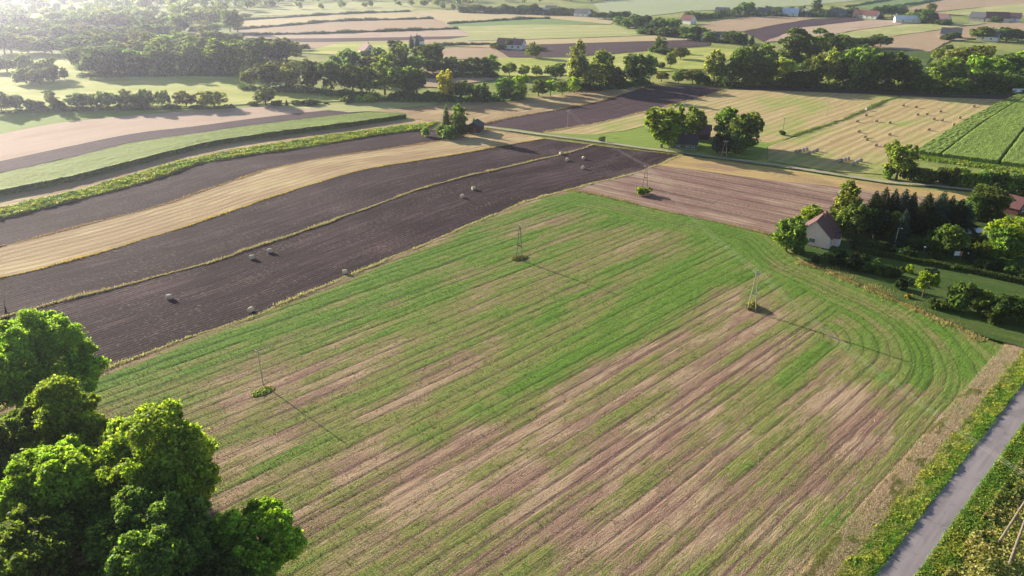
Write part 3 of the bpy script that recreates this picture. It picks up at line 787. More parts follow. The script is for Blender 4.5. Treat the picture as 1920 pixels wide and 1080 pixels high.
def crown_arrays(r, L, n, size, sub=0, sr=(.24, .42)):
    """leaves over the skin of overlapping lobes"""
    if sub:
        L2 = []
        for c, q in L:
            for _ in range(sub):
                d = r.normal(size=3); d /= np.linalg.norm(d)
                if d[2] < -.3: d[2] *= -.5
                L2.append((c+d*q*.84, q*r.uniform(sr[0], sr[1])))
        LL = L2+[(c, q*.72) for c, q in L]
    else: LL = L
    cs = np.array([c for c, _ in LL]); rs = np.array([q for _, q in LL])
    w = rs**2*r.uniform(.35, 1.5, len(rs)); w /= w.sum()
    m = int(n*1.5)
    li = r.choice(len(LL), m, p=w)
    d = r.normal(size=(m, 3)); d[:, 2] += .15; d /= np.linalg.norm(d, axis=1, keepdims=True)
    an = r.uniform(.62, 1.42, (len(LL), 3)); an[:, 2] *= .85
    pos = cs[li]+d*an[li]*(rs[li]*r.uniform(.5, 1.12, m))[:, None]
    far = r.random(m) < .07; pos[far] += d[far]*(rs[li[far]]*r.uniform(.1, .4, far.sum()))[:, None]
    deep = np.zeros(m, bool)
    for c, q in L:
        deep |= ((pos-c)**2).sum(1) < (q*.60)**2
    keep = ~deep | (r.random(m) < .12)
    pos, d, li = pos[keep][:n], d[keep][:n], li[keep][:n]
    m = len(pos)
    nr = d*.6+r.normal(0, .7, (m, 3)); nr[:, 2] += .35
    lobetint = r.normal(1, .17, len(LL))[li]
    t = lobetint[:, None]*vary((1, 1, 1), m, .30, r)
    return cards(pos, nr, r.uniform(size*.5, size*1.5, m), np.clip(t, .25, 2.2), 1.0, r)

def trunk_arrays(r, h, rad, zc, spread, limbs=5):
    mb = MB()
    lean = r.normal(0, .02, 2)*h
    mb.tube([(0,0,-.2),(0,0,.1*h),(lean[0]*.5,lean[1]*.5,.35*h),(lean[0],lean[1],.62*h),(lean[0]*1.1,lean[1]*1.1,.85*h)], [rad*1.3,rad,rad*.8,rad*.5,rad*.15], 8)
    for i in range(limbs):
        a = 2*math.pi*(i+r.random())/limbs; z0 = h*r.uniform(.28, .5); e = spread*r.uniform(.55, .85)
        mb.tube([(lean[0]*.5,lean[1]*.5,z0),(math.cos(a)*e*.5,math.sin(a)*e*.5,z0+h*.13),(math.cos(a)*e,math.sin(a)*e,z0+h*.27)], [rad*.45,rad*.3,rad*.1], 6)
    return mb

PROTO = {}
def make_proto(key, h, w, seed, kind, n, size, sub=0):
    r = np.random.default_rng(seed)
    th = {'round': .05, 'oval': .04, 'tall': .04, 'wide': .06, 'bush': .0, 'spruce': .02, 'open': .2}[kind]*h
    zc = (h+th)/2; R = np.array([w/2, w/2, (h-th)/2])
    if kind == 'spruce':
        m = n; z = h*(1-(1-r.random(m))**.5*0.97); z = th+(h-th)*(1-r.random(m)**.5)
        fr = (z-th)/(h-th); lay = (fr*13) % 1
        rad = w/2*(1-fr)**.68*(.60+.40*(1-lay))*(.8+.2*np.abs(np.sin(3.1*fr*9)))
        a = r.random(m)*2*math.pi
        rad = rad*(1+.26*np.sin(a*5+np.floor(fr*13)*1.7)+.14*np.sin(a*2+seed))
        q = rad*r.uniform(.55, 1.05, m)
        pos = np.stack([np.cos(a)*q, np.sin(a)*q, z-.12*q], 1)
        nr = np.stack([np.cos(a)*.6, np.sin(a)*.6, np.full(m, .8)], 1)+r.normal(0, .35, (m, 3))
        V, F, T = cards(pos, nr, r.uniform(size*.6, size*1.3, m)*(1-.45*fr), np.clip(vary((1, 1, 1), m, .22, r), .2, 2), .8, r)
    else:
        if kind == 'tall':
            L = [(np.array([r.normal(0, .14)*w, r.normal(0, .14)*w, th+(h-th)*t]), w*r.uniform(.26, .40)*(1.05-.55*abs(t-.45))) for t in np.linspace(.12, .92, 13)]
            L += [(c+np.array([math.cos(a)*w*.24, math.sin(a)*w*.24, r.normal(0, .4)]), q*.7) for (c, q), a in zip(L, r.random(13)*6.28)]
        elif kind == 'bush':
            L = []
            for i in range(9):
                a = r.random()*6.28; e = r.uniform(.1, .62)*w/2
                L.append((np.array([math.cos(a)*e, math.sin(a)*e, h*r.uniform(.3, .66)]), min(w/2, h)*r.uniform(.32, .48)))
            L.append((np.array([0, 0, h*.4]), min(w/2, h*.8)*.6))
        elif kind == 'wide':
            L = lobes_round(r, R, zc, 22, .7, (.34, .5))
        elif kind == 'open':
            L = lobes_round(r, R, zc, 15, .74, (.24, .38))[:-1]
        else:
            L = lobes_round(r, R, zc, 17 if kind == 'round' else 19)
        V, F, T = crown_arrays(r, L, n, size, sub)
        V[:, 2] = np.maximum(V[:, 2], .05)
    crown = mesh_np("crown", V, F, M['leaf'], col=T)
    tr = trunk_arrays(r, h, .018*h+.05, zc, w/2, 0 if kind in ('spruce', 'bush') else 5).mesh("trunk", M['bark'])
    one = None
    PROTO[key] = (crown, tr, h, w)

for i in range(4): make_proto(f"round{i}", 15, 13, 100+i, 'round', 4600, .85, 5)
for i in range(4): make_proto(f"oval{i}", 18, 12, 120+i, 'oval', 4800, .85, 5)
for i in range(3): make_proto(f"tall{i}", 22, 9, 140+i, 'tall', 4400, .8, 4)
for i in range(2): make_proto(f"wide{i}", 13, 16, 150+i, 'wide', 5000, .9, 5)
for i in range(3): make_proto(f"bush{i}", 4, 5.5, 160+i, 'bush', 1500, .55)
for i in range(2): make_proto(f"open{i}", 12, 9, 170+i, 'open', 2200, .7)
for i in range(3): make_proto(f"spruce{i}", 16, 7.5, 180+i, 'spruce', 4200, .85)
# finer leaves for the garden trees nearer the camera
for i in range(2): make_proto(f"nround{i}", 9, 8, 200+i, 'round', 9000, .42, 7)
for i in range(2): make_proto(f"nbush{i}", 3.2, 4.2, 210+i, 'bush', 3500, .30, 6)
make_proto("nopen0", 7, 5, 220, 'open', 4200, .36, 7)
for i in range(2): make_proto(f"nspruce{i}", 15, 7, 230+i, 'spruce', 11000, .50)

TONE = {  # leaf colour multiplied into the white leaf material
 'dark green': (.084, .124, .036), 'mid green': (.125, .180, .042), 'fresh green': (.215, .305, .040), 'pale green': (.23, .28, .065),
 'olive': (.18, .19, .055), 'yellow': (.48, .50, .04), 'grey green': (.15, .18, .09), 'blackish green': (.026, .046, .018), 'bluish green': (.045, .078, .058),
 'golden': (.34, .25, .05), 'brownish': (.13, .10, .045)}
SHAPE = {'round': 'rounded', 'oval': 'oval', 'tall': 'slender', 'wide': 'spreading', 'bush': 'low', 'open': 'airy', 'spruce': 'pointed'}
KINDNAME = {'round': ('broadleaf_tree', 'tree'), 'oval': ('broadleaf_tree', 'tree'), 'tall': ('poplar_tree', 'tree'), 'wide': ('broadleaf_tree', 'tree'),
            'bush': ('bush', 'bush'), 'open': ('small_tree', 'tree'), 'spruce': ('spruce_tree', 'tree')}
ORD = "first second third fourth fifth sixth seventh eighth ninth tenth eleventh twelfth thirteenth fourteenth fifteenth sixteenth seventeenth eighteenth nineteenth twentieth twenty-first twenty-second twenty-third twenty-fourth twenty-fifth twenty-sixth twenty-seventh twenty-eighth twenty-ninth thirtieth thirty-first thirty-second thirty-third thirty-fourth thirty-fifth thirty-sixth thirty-seventh thirty-eighth thirty-ninth fortieth".split()

def put_tree(x, ytop, ybase, wpx, kind, tone, label, group=None, near=False, name=None, cat=None):
    if not near and group and len(group) > 12:
        ytop += random.uniform(-.16, .14)*(ybase-ytop); wpx *= random.uniform(.8, 1.3); ybase += random.uniform(-1.2, 1.2)*(.4 if ybase < 80 else 1)
    b = P(x, ybase); Y = b[1]
    h = max(.6, height_at(Y, x, ytop)); w = max(.5, (1.2 if ybase > 110 else 1.45)*wpx*depth(Y)/FPX)
    if ybase < 70: h *= 1.25
    opts = [k for k in PROTO if k.rstrip('0123456789') == (('n' if near else '')+kind)] or [k for k in PROTO if k.rstrip('0123456789') == kind]
    crown, tr, ph, pw = PROTO[random.choice(opts)]
    nm, ct = KINDNAME[kind]
    root = empty(name or nm, (b[0], b[1], 0), random.random()*6.28)
    root.scale = (w/pw, w/pw, h/ph)
    tag(root, label, cat or ct, group)
    c = link(bpy.data.objects.new("crown", crown), root); link(bpy.data.objects.new("trunk", tr), root)
    t = TONE[tone]; j = random.uniform(.72, 1.34)
    c.color = (t[0]*j, t[1]*j, t[2]*j, 1)
    return root

def tree_group(desc, group, items, near=False):
    """items: (x, ytop, ybase, width_px, kind, tone); labelled by look and by place along the group"""
    items = sorted(items, key=lambda q: q[0])
    for i, (x, yt, yb, w, kind, tone) in enumerate(items):
        noun = 'bush' if kind == 'bush' else ('conifer' if kind == 'spruce' else 'tree')
        put_tree(x, yt, yb, w, kind, tone, f"{tone} {SHAPE[kind]} {noun}, {ORD[i]} from left {desc}", group, near)

def tree_row(desc, group, line, n, hpx, wpx, kinds, tones, jx=.35, jy=1.5):
    line = np.array(line, float)
    s = np.r_[0, np.cumsum(np.hypot(*np.diff(line, axis=0).T))]
    items = []
    for i in range(n):
        t = (i+.5+random.uniform(-jx, jx))/n*s[-1]
        x = np.interp(t, s, line[:, 0]); y = np.interp(t, s, line[:, 1])+random.uniform(-jy, jy)
        items.append((x, y-random.uniform(*hpx), y, random.uniform(*wpx), random.choice(kinds), random.choice(tones)))
    tree_group(desc, group, items)

D, MG, FG, PG, OL, GG = 'dark green', 'mid green', 'fresh green', 'pale green', 'olive', 'grey green'
tree_group("in the front of the middle woodland", "trees at the front of the middle woodland belt", [
 (470,126,166,32,'round',OL),(505,110,167,44,'oval',GG),(545,118,168,42,'round',OL),(588,104,172,48,'oval',D),(622,97,175,54,'wide',D),(662,116,180,46,'round',D),(694,128,182,48,'round',D),
 (722,102,178,48,'oval',PG),(758,118,182,46,'oval',MG),(782,132,184,38,'open',MG),(840,122,186,44,'round','yellow'),(866,150,188,36,'round',D),(902,155,190,46,'wide',D),(945,143,186,48,'round',MG),(974,140,184,30,'oval',FG)])
tree_group("in the back of the middle woodland", "trees at the back of the middle woodland belt", [
 (650,100,150,50,'round',D),(700,105,150,44,'round',OL),(735,100,140,40,'oval',FG),(748,82,142,46,'round',MG),(800,70,132,46,'oval',MG),(822,74,128,26,'oval',MG),(780,100,140,40,'round',MG),(812,112,142,36,'round',D),(842,108,142,36,'round',D),(870,110,142,38,'round',MG),(900,108,142,36,'round',D),(922,108,142,26,'oval',MG)])
tree_group("beside the far pale house behind the woodland", "dark conifers by the far pale house", [(772,62,92,10,'spruce','bluish green'),(783,63,92,11,'spruce','bluish green')])
tree_group("in the small trees right of the yellow one", "small trees right of the yellow tree", [
 (1010,144,181,24,'oval',MG),(1032,148,180,22,'open',FG),(1054,148,178,26,'round',MG),(1076,140,174,26,'oval',FG),(955,117,142,22,'round',MG),(982,117,144,26,'round',OL),(1006,120,144,20,'round',OL)])
tree_group("in the tall clump left of centre gap", "trees in the central tall clump", [
 (1042,112,150,34,'round',MG),(1084,87,166,44,'oval',OL),(1128,90,160,48,'round',MG),(1112,120,168,50,'round',PG),(1152,116,164,44,'oval',OL),(1186,100,158,36,'oval',D),(1204,97,158,44,'round',D),(1218,108,154,26,'oval',D)])
tree_group("in the loose trees of the central meadow", "scattered trees of the central meadow", [
 (1233,70,97,11,'tall',MG),(1243,70,97,11,'tall',MG),(1226,84,99,20,'bush',D),(1250,88,100,30,'bush',D),(1276,83,110,32,'round',OL),(1256,102,130,20,'round',OL),(1238,117,129,18,'bush',D),(1240,132,153,24,'round',OL),(1272,130,155,28,'round',MG),(1298,127,156,36,'round',OL),(1316,136,158,24,'bush',D)])
tree_group("in the dark poplar belt, front row", "front trees of the right poplar belt", [
 (1338,90,156,34,'oval',OL),(1366,118,160,34,'round',MG),(1384,82,158,44,'oval',MG),(1412,112,162,40,'round',D),(1440,100,162,44,'oval',MG),(1466,98,160,42,'oval',PG),(1500,128,164,36,'round',D),(1526,112,164,38,'oval',D),(1552,92,163,38,'oval',OL),
 (1578,96,164,38,'oval',D),(1604,83,165,44,'oval',MG),(1626,108,166,40,'round',D),(1644,86,166,40,'oval',MG),(1664,100,168,38,'oval',D),(1688,86,166,34,'oval',MG),(1704,116,169,36,'round',D)])
tree_group("in the dark poplar belt, rear row", "rear trees of the right poplar belt", [
 (1404,75,130,44,'round',MG),(1432,84,132,46,'oval',MG),(1478,60,124,30,'tall',MG),(1494,58,124,30,'tall',MG),(1510,57,122,30,'tall',MG),(1528,57,122,32,'tall',MG),(1536,94,140,36,'round',OL),(1562,64,110,34,'round',D),(1582,62,100,30,'round',D),(1612,66,94,24,'round',D),(1628,62,92,20,'round',D),(1650,62,90,24,'round',D)])
tree_group("at the foot of the poplar belt", "bushes at the foot of the poplar belt", [
 (1474,150,163,28,'bush',MG),(1592,152,166,14,'bush',MG),(1612,148,166,24,'bush',MG),(1700,154,170,26,'bush',D),(1640,160,168,14,'bush',D)])
tree_group("in the right woodland by the farm sheds", "trees of the right woodland", [
 (1722,134,172,48,'round',MG),(1742,140,173,30,'round',OL),(1757,85,112,24,'round',OL),(1776,82,95,14,'round',MG),(1770,106,164,52,'oval',MG),(1792,140,172,48,'round',MG),(1802,80,140,58,'round',OL),(1836,76,130,44,'round',PG),(1846,106,160,58,'wide',FG),(1872,100,156,50,'round',MG),(1900,98,150,54,'round',FG),(1856,130,172,52,'round',D),(1896,130,170,50,'round',MG),(1918,142,172,40,'round',MG),(1925,100,150,50,'round',FG),(1950,120,172,60,'round',MG)])
tree_group("round the far right farmstead", "trees round the far right farmstead", [
 (1775,62,76,18,'bush',D),(1788,58,76,18,'round',D),(1836,53,76,32,'round',MG),(1858,48,72,12,'spruce',D),(1866,52,73,22,'oval',MG),(1886,47,77,26,'oval',D),(1908,53,78,30,'round',MG)])
tree_group("in the hedgerow along the fresh green strip", "small trees of the left hedgerow", [
 (4,172,211,36,'round',GG),(32,178,210,34,'round',GG),(60,186,210,22,'round',GG),(80,184,209,18,'oval',D),(101,170,208,17,'tall',GG),(118,190,208,18,'bush',D),(148,171,207,40,'round',D),(172,176,206,26,'round',GG),(204,173,206,36,'round',D),(238,170,205,24,'oval',GG),(262,180,205,26,'round',D),(276,168,204,28,'oval',D),(306,171,204,32,'round',GG),(350,173,203,44,'round',OL),(402,163,203,44,'round',OL)])
tree_group("in the bushes below the middle meadow", "bushes and small trees below the middle meadow", [
 (474,189,198,26,'bush',D),(498,163,197,34,'round',GG),(516,186,198,26,'bush',D),(538,187,197,7,'spruce',D),(558,187,196,20,'bush',D),(580,186,195,26,'bush',D),(612,190,195,10,'bush',D),(652,179,192,20,'bush',MG),(676,177,191,16,'bush',FG),(694,176,191,24,'bush',FG)])
tree_group("in the clump standing in the hazy meadow", "trees of the clump in the hazy meadow", [
 (14,110,137,34,'round',GG),(-8,112,136,30,'round',GG),(54,107,148,36,'round',GG),(88,108,150,40,'round',GG),(50,126,158,32,'round',GG),(76,124,160,34,'round',GG),(102,124,156,28,'round',GG),(122,128,149,16,'oval',D)])
kk, tt = ['round', 'oval', 'round', 'wide'], [D, MG, OL, GG, MG]
tree_row("along the front edge of the hazy wood", "front row of the hazy wood", [(170,143),(300,140),(455,136)], 15, (46,64), (36,48), kk, tt)
tree_row("in the second row of the hazy wood", "second row of the hazy wood", [(140,124),(300,124),(530,120)], 16, (40,54), (36,48), kk, tt)
tree_row("in the third row of the hazy wood", "third row of the hazy wood", [(-10,99),(120,103),(300,108),(560,116)], 22, (30,44), (30,42), kk, tt)
tree_row("in the fourth row of the hazy wood", "fourth row of the hazy wood", [(-10,84),(200,88),(420,94)], 18, (28,38), (28,38), kk, tt)
tree_row("in the fifth row of the hazy wood", "fifth row of the hazy wood", [(-10,70),(180,72),(330,76)], 17, (24,32), (26,34), kk, tt)
tree_row("in the sixth row of the hazy wood", "sixth row of the hazy wood", [(-10,57),(200,58),(350,62)], 17, (20,28), (24,32), kk, tt)
tree_group("in the hazy trees between wood and striped fields", "trees between the hazy wood and the striped fields", [
 (432,22,60,18,'oval',MG),(446,26,60,20,'oval',MG),(424,58,84,28,'round',D),(446,60,84,24,'round',D),(482,72,108,26,'oval',MG),(500,90,110,20,'oval',MG),(528,82,112,24,'oval',MG),(546,84,104,14,'round',MG),(566,83,95,20,'round',D),(378,50,64,34,'round',OL),(400,46,62,26,'round',MG),(340,38,66,36,'round',D),(462,27,34,22,'round',D)])
tree_group("in the far belt above the tan field", "trees of the far belt above the tan field", [(x, 26-random.uniform(10, 17)+(x-860)*.02, 23+(x-860)*.028, random.uniform(13, 20), random.choice(['round', 'oval']), random.choice([D, MG, D])) for x in range(866, 1118, 9)])
tree_group("in the far dark copse beyond the green field", "trees of the far dark copse", [(1122,24,36,14,'round',D),(1134,26,36,14,'round',D),(1146,24,37,14,'round',D),(1160,22,37,18,'round',D),(1172,24,37,14,'round',D),(1163,34,46,16,'round',MG),(1178,38,52,20,'bush',D),(1192,30,54,22,'round',MG),(1208,36,54,20,'round',D),(1224,42,58,22,'round',D),(1238,36,56,24,'round',D),(1194,29,40,10,'oval',D)])
tree_group("in the dark trees left of the salmon field", "dark trees left of the salmon field", [(1205,54,63,18,'bush',D),(1225,54,65,24,'bush',D),(1250,38,58,20,'oval',D),(1262,36,60,20,'oval',MG),(1244,54,68,26,'bush',D),(1268,54,70,26,'round',D),(1284,48,72,22,'round',D),(1302,50,74,22,'round',D),(1318,52,72,20,'round',D),(1292,58,76,20,'round',MG),(1330,60,78,22,'round',MG),(1376,58,82,26,'round',D),(1390,62,80,20,'round',D),(1360,58,74,24,'round',D),(1409,64,84,10,'spruce',D)])
tree_group("in the village trees left of the white houses", "trees among the village houses, left part", [(1288,26,38,16,'round',D),(1304,22,37,14,'oval',D),(1318,26,36,14,'round',D),(1334,24,35,14,'round',D),(1350,22,34,16,'oval',D),(1382,14,30,16,'round',MG),(1396,10,30,18,'oval',MG),(1406,10,28,14,'oval',D),(1424,14,27,18,'round',D),(1438,15,27,16,'round',D),(1460,14,28,18,'round',D)])
tree_group("in the village trees right of the white houses", "trees among the village houses, right part", [(1480,16,28,16,'round',D),(1504,15,29,18,'round',D),(1530,6,28,14,'oval',D),(1545,17,30,18,'round',D),(1566,16,30,18,'round',MG),(1588,20,31,16,'round',D),(1600,18,32,16,'round',D),(1640,14,32,16,'oval',D),(1655,13,31,18,'round',MG),(1672,14,32,18,'oval',D),(1690,16,33,18,'round',D),(1702,24,38,14,'round',PG),(1718,20,42,20,'round',D),(1734,20,44,22,'round',D),(1748,24,45,16,'round',D),(1744,6,26,12,'oval',OL),(1732,16,24,12,'oval',MG),(1764,36,47,20,'bush',D),(1868,32,41,16,'bush',D)])
tree_group("round the white farmhouse on the far rise", "trees round the far white farmhouse", [(930,77,92,16,'round',MG),(942,79,92,16,'bush',D),(955,75,92,12,'round',D),(1002,78,94,7,'spruce',D),(1000,85,109,28,'wide',MG),(1016,86,94,12,'bush',D)])
tree_group("round the red roofed farmhouse behind the wood", "bushes round the red roofed farmhouse behind the wood", [(682,92,104,16,'bush',D),(712,90,106,20,'bush',D),(736,72,92,16,'oval',D),(746,72,88,12,'oval',MG)])
# farmstead
tree_group("of the big trees shading the grey farmhouse", "big trees shading the farmstead", [
 (1240,200,277,52,'oval',FG),(1266,194,268,42,'round',MG),(1298,190,262,44,'round',MG),(1254,230,281,30,'round',FG),(1362,206,268,40,'round',MG),(1398,202,280,42,'oval',MG),(1374,224,284,36,'round',D),(1352,246,290,34,'round','blackish green'),(1384,240,288,42,'round',D),(1318,226,256,16,'round',D)])
put_tree(1127,254,266,13,'bush',D,"small dark round bush beside the gravel track", name="bush")
put_tree(1467,244,254,12,'bush',D,"dark bush at the foot of the slim pole by the ditch")
put_tree(1208,350,366,26,'bush',FG,"rounded fresh green bush round the feet of the pylon on tilled soil", near=True)
tree_group("of the clump by the dark red shed", "trees by the dark red shed", [(838,198,252,22,'spruce',D),(860,201,256,40,'oval',MG),(889,222,250,10,'spruce',D),(800,240,255,14,'bush',MG),(826,236,258,16,'bush',D),(848,238,259,26,'bush',MG),(870,236,257,26,'round',D)])
# birch and shrub row right of the bale field
tree_group("in the shrub row under the maize field", "shrubs in the row under the maize field", [
 (1680,264,336,52,'oval',PG),(1664,312,335,26,'bush',MG),(1706,306,336,30,'bush',D),(1726,312,338,28,'bush',MG),(1744,316,342,30,'bush',MG),(1764,308,344,34,'bush',D),(1786,312,346,34,'bush',D),(1806,316,348,30,'bush',MG),(1826,318,350,34,'bush',FG),(1846,322,352,34,'bush',D),(1868,322,354,32,'bush',D),(1888,332,356,24,'bush','yellow' if False else FG),(1910,326,358,34,'bush',D),(1932,330,360,36,'bush',D)])
# garden behind and right of the cream house
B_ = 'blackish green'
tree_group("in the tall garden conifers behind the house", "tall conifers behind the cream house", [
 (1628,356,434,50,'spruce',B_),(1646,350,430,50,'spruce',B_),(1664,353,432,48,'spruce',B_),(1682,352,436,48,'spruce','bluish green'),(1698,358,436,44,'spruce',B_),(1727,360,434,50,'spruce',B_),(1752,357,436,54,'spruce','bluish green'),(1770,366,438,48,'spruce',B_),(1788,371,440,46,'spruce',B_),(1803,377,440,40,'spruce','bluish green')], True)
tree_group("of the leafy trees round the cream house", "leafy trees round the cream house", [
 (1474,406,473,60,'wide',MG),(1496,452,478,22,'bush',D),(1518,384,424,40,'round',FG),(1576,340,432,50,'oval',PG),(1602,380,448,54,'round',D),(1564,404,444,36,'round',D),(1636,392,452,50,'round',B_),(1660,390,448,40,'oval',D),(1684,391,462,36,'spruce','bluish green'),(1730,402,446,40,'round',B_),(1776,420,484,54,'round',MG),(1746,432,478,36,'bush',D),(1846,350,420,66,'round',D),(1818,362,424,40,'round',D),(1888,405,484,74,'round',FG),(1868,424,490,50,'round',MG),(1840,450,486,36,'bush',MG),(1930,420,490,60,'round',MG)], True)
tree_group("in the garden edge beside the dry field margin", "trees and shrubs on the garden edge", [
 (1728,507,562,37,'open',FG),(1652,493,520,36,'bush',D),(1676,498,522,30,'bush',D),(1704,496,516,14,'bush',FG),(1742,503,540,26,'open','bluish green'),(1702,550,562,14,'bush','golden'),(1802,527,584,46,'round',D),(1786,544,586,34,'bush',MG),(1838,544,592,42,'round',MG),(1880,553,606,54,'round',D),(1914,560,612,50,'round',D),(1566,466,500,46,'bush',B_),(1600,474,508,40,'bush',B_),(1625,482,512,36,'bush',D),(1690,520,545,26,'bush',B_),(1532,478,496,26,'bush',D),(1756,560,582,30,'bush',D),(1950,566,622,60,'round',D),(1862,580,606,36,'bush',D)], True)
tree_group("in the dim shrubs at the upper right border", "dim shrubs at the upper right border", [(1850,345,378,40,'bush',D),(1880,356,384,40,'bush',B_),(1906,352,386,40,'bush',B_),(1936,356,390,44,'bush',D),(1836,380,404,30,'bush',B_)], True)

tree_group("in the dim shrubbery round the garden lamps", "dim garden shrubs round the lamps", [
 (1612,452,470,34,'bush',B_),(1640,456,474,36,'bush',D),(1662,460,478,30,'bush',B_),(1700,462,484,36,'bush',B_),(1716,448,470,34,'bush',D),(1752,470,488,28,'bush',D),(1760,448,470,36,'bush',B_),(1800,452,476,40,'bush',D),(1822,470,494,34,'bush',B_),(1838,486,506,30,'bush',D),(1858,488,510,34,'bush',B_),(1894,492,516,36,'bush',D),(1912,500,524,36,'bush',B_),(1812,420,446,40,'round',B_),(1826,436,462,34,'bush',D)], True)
# the big trees close by at the lower left
def near_tree(x, y, zc, w, h, seed, tone, label, nl=17, n=70000):
    b = P(x, y, zc); r = np.random.default_rng(seed)
    R = np.array([w/2, w/2, (h*.92)/2])
    z0 = h-R[2]
    L = lobes_round(r, R, z0, nl+7, .70, (.22, .46))
    V, F, T = crown_arrays(r, L, int(n*1.5), .36, 18, (.12, .34))
    root = empty("broadleaf_tree", (b[0], b[1], 0))
    tag(root, label, "tree", "big leafy trees at the lower left")
    c = link(bpy.data.objects.new("crown", mesh_np("crown", V, F, M['leaf'], col=T)), root)
    t = TONE[tone]; c.color = (t[0]*1.08, t[1]*1.06, t[2]*1.1, 1)
    trunk_arrays(r, h, .42, z0, w*.42, 8).build("trunk", M['bark'], root)
    return root
near_tree(75, 672, 11, 19, 18, 301, FG, "big leafy tree topmost of the lower left clump against dark plough land", 22)
near_tree(-70, 690, 11, 17, 18, 302, MG, "big leafy tree cut by the left border below the plough land")
near_tree(115, 795, 11, 16, 17, 303, FG, "bright leafy tree in the middle of the lower left clump")
near_tree(-30, 850, 11, 16, 17, 304, MG, "shaded leafy tree at the left border under the bright one")
near_tree(285, 865, 12, 17.5, 19, 305, FG, "largest bright crowned tree at the right of the lower left clump", 22)
near_tree(110, 930, 11, 16, 18, 306, FG, "leafy tree in front of the largest one, lower left")
near_tree(285, 1010, 10.5, 17, 17, 307, MG, "lower leafy tree in front of the largest crown at bottom border")
near_tree(486, 1022, 5.5, 11, 11, 308, FG, "smaller loose crowned tree standing apart at the bottom of the clump", 15, 34000)
near_tree(60, 1060, 10.5, 16, 16, 309, MG, "dark leafy tree in the bottom left corner")
near_tree(425, 1110, 5, 10, 9.5, 310, D, "low dark tree at the bottom border below the loose crowned one", 12, 26000)

# ------------------------------------------------------------------ garden ground, hedge, lawn
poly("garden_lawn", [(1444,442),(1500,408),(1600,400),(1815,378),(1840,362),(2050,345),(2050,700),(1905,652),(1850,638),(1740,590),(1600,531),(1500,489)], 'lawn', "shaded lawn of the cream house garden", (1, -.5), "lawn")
M['hedge_core'] = plain('twiggy_hedge_inside', (.045, .06, .02), .9, .4, 4, .05)
def hedge(p0, p1, width, h, dens, tint, label, name="hedge"):
    a, b = P(*p0), P(*p1); L = np.hypot(*(b-a)); d = (b-a)/L; nn = np.array([d[1], -d[0]])
    mb = MB(); root = empty(name, (a[0], a[1], 0), math.atan2(d[1], d[0]))
    n = int(L*dens)
    f = rng.integers(0, 4, n); s = rng.random(n)*L
    hh = h*(1+.12*(fnoise(s/4, s*0, 3)-.5)*2)
    o = np.where(f == 0, -width/2, np.where(f == 1, width/2, (rng.random(n)-.5)*width))
    z = np.where(f >= 2, hh, rng.random(n)*hh)
    nr = np.stack([rng.normal(0, .5, n), np.where(f < 2, np.sign(o), 0)*.8+rng.normal(0, .4, n), np.where(f >= 2, .8, .2)+rng.normal(0, .3, n)], 1)
    pos = np.stack([s, o+rng.normal(0, .07, n), z+rng.normal(0, .06, n)], 1)
    V, F, T = cards(pos, nr, rng.uniform(.18, .42, n), np.clip(vary(tint, n, .25), .01, 1))
    obj_np("foliage", V, F, M['weed'], root, col=T)
    mb = MB()
    mb.box(.1, -width*.36, -.1, L-.1, width*.36, h*.82).build("branches", M['hedge_core'], root)  # solid dark box added inside the leaves, no modelled twigs
    tag(root, label, "hedge")
hedge((1602,474), (1780,508), 1.6, 1.7, 260, (.06, .095, .02), "long clipped green hedge crossing the garden lawn")
hedge((1788,508), (1960,545), 1.6, 1.7, 200, (.055, .085, .02), "dark clipped hedge continuing the garden hedge to the right border")
hedge((1800,412), (1960,440), 1.2, 1.3, 160, (.09, .12, .025), "low hedge beside the pale roofed shed")

# ------------------------------------------------------------------ houses
M['wall_cream'] = plain("cream_render", (.82, .62, .56), .9, .07, 1.5, .1)
M['wall_white'] = plain("white_render", (.70, .68, .64), .9, .06, 1.5, .1)
M['wall_grey'] = plain("grey_boards", (.30, .28, .27), .9, .2, 2, .1)
M['wall_dim'] = plain('dim_grey_boards', (.13, .125, .125), .9, .25, 2, .1); M['roof_dim'] = plain('mossy_dark_roofing', (.045, .042, .048), .8, .3, 3, .2)  # darker board and roofing colours for the farmhouse and red shed
M['wall_dark'] = plain("dark_red_boards", (.085, .040, .038), .9, .2, 2, .1)
M['roof_red'] = plain("dark_red_roofing", (.105, .045, .045), .65, .15, 4, .3)
M['roof_brick'] = plain("brick_red_tiles", (.135, .055, .05), .8, .15, 4, .2)
M['roof_grey'] = plain("grey_roofing", (.10, .095, .105), .7, .2, 3, .3)
M['roof_purple'] = plain("plum_roof_tiles", (.16, .085, .10), .8, .2, 3, .2)
M['roof_blue'] = plain("pale_blue_sheet", (.42, .48, .62), .45, .12, 3, .4)
M['roof_pale'] = plain("pale_metal_sheet", (.60, .62, .68), .4, .1, 3, .5)
M['glass'] = plain("window_glass", (.045, .06, .075), .08, .2, 1, .6)
M['white'] = plain("white_paint", (.78, .78, .77), .5, .04, 3, .3)
M['door'] = plain("brown_door", (.16, .09, .05), .5, .15, 3, .3)
M['brick'] = plain("chimney_brick", (.27, .12, .085), .9, .25, 6, .1)
M['plinth'] = plain("grey_plinth", (.33, .32, .31), .9, .15, 3, .1)

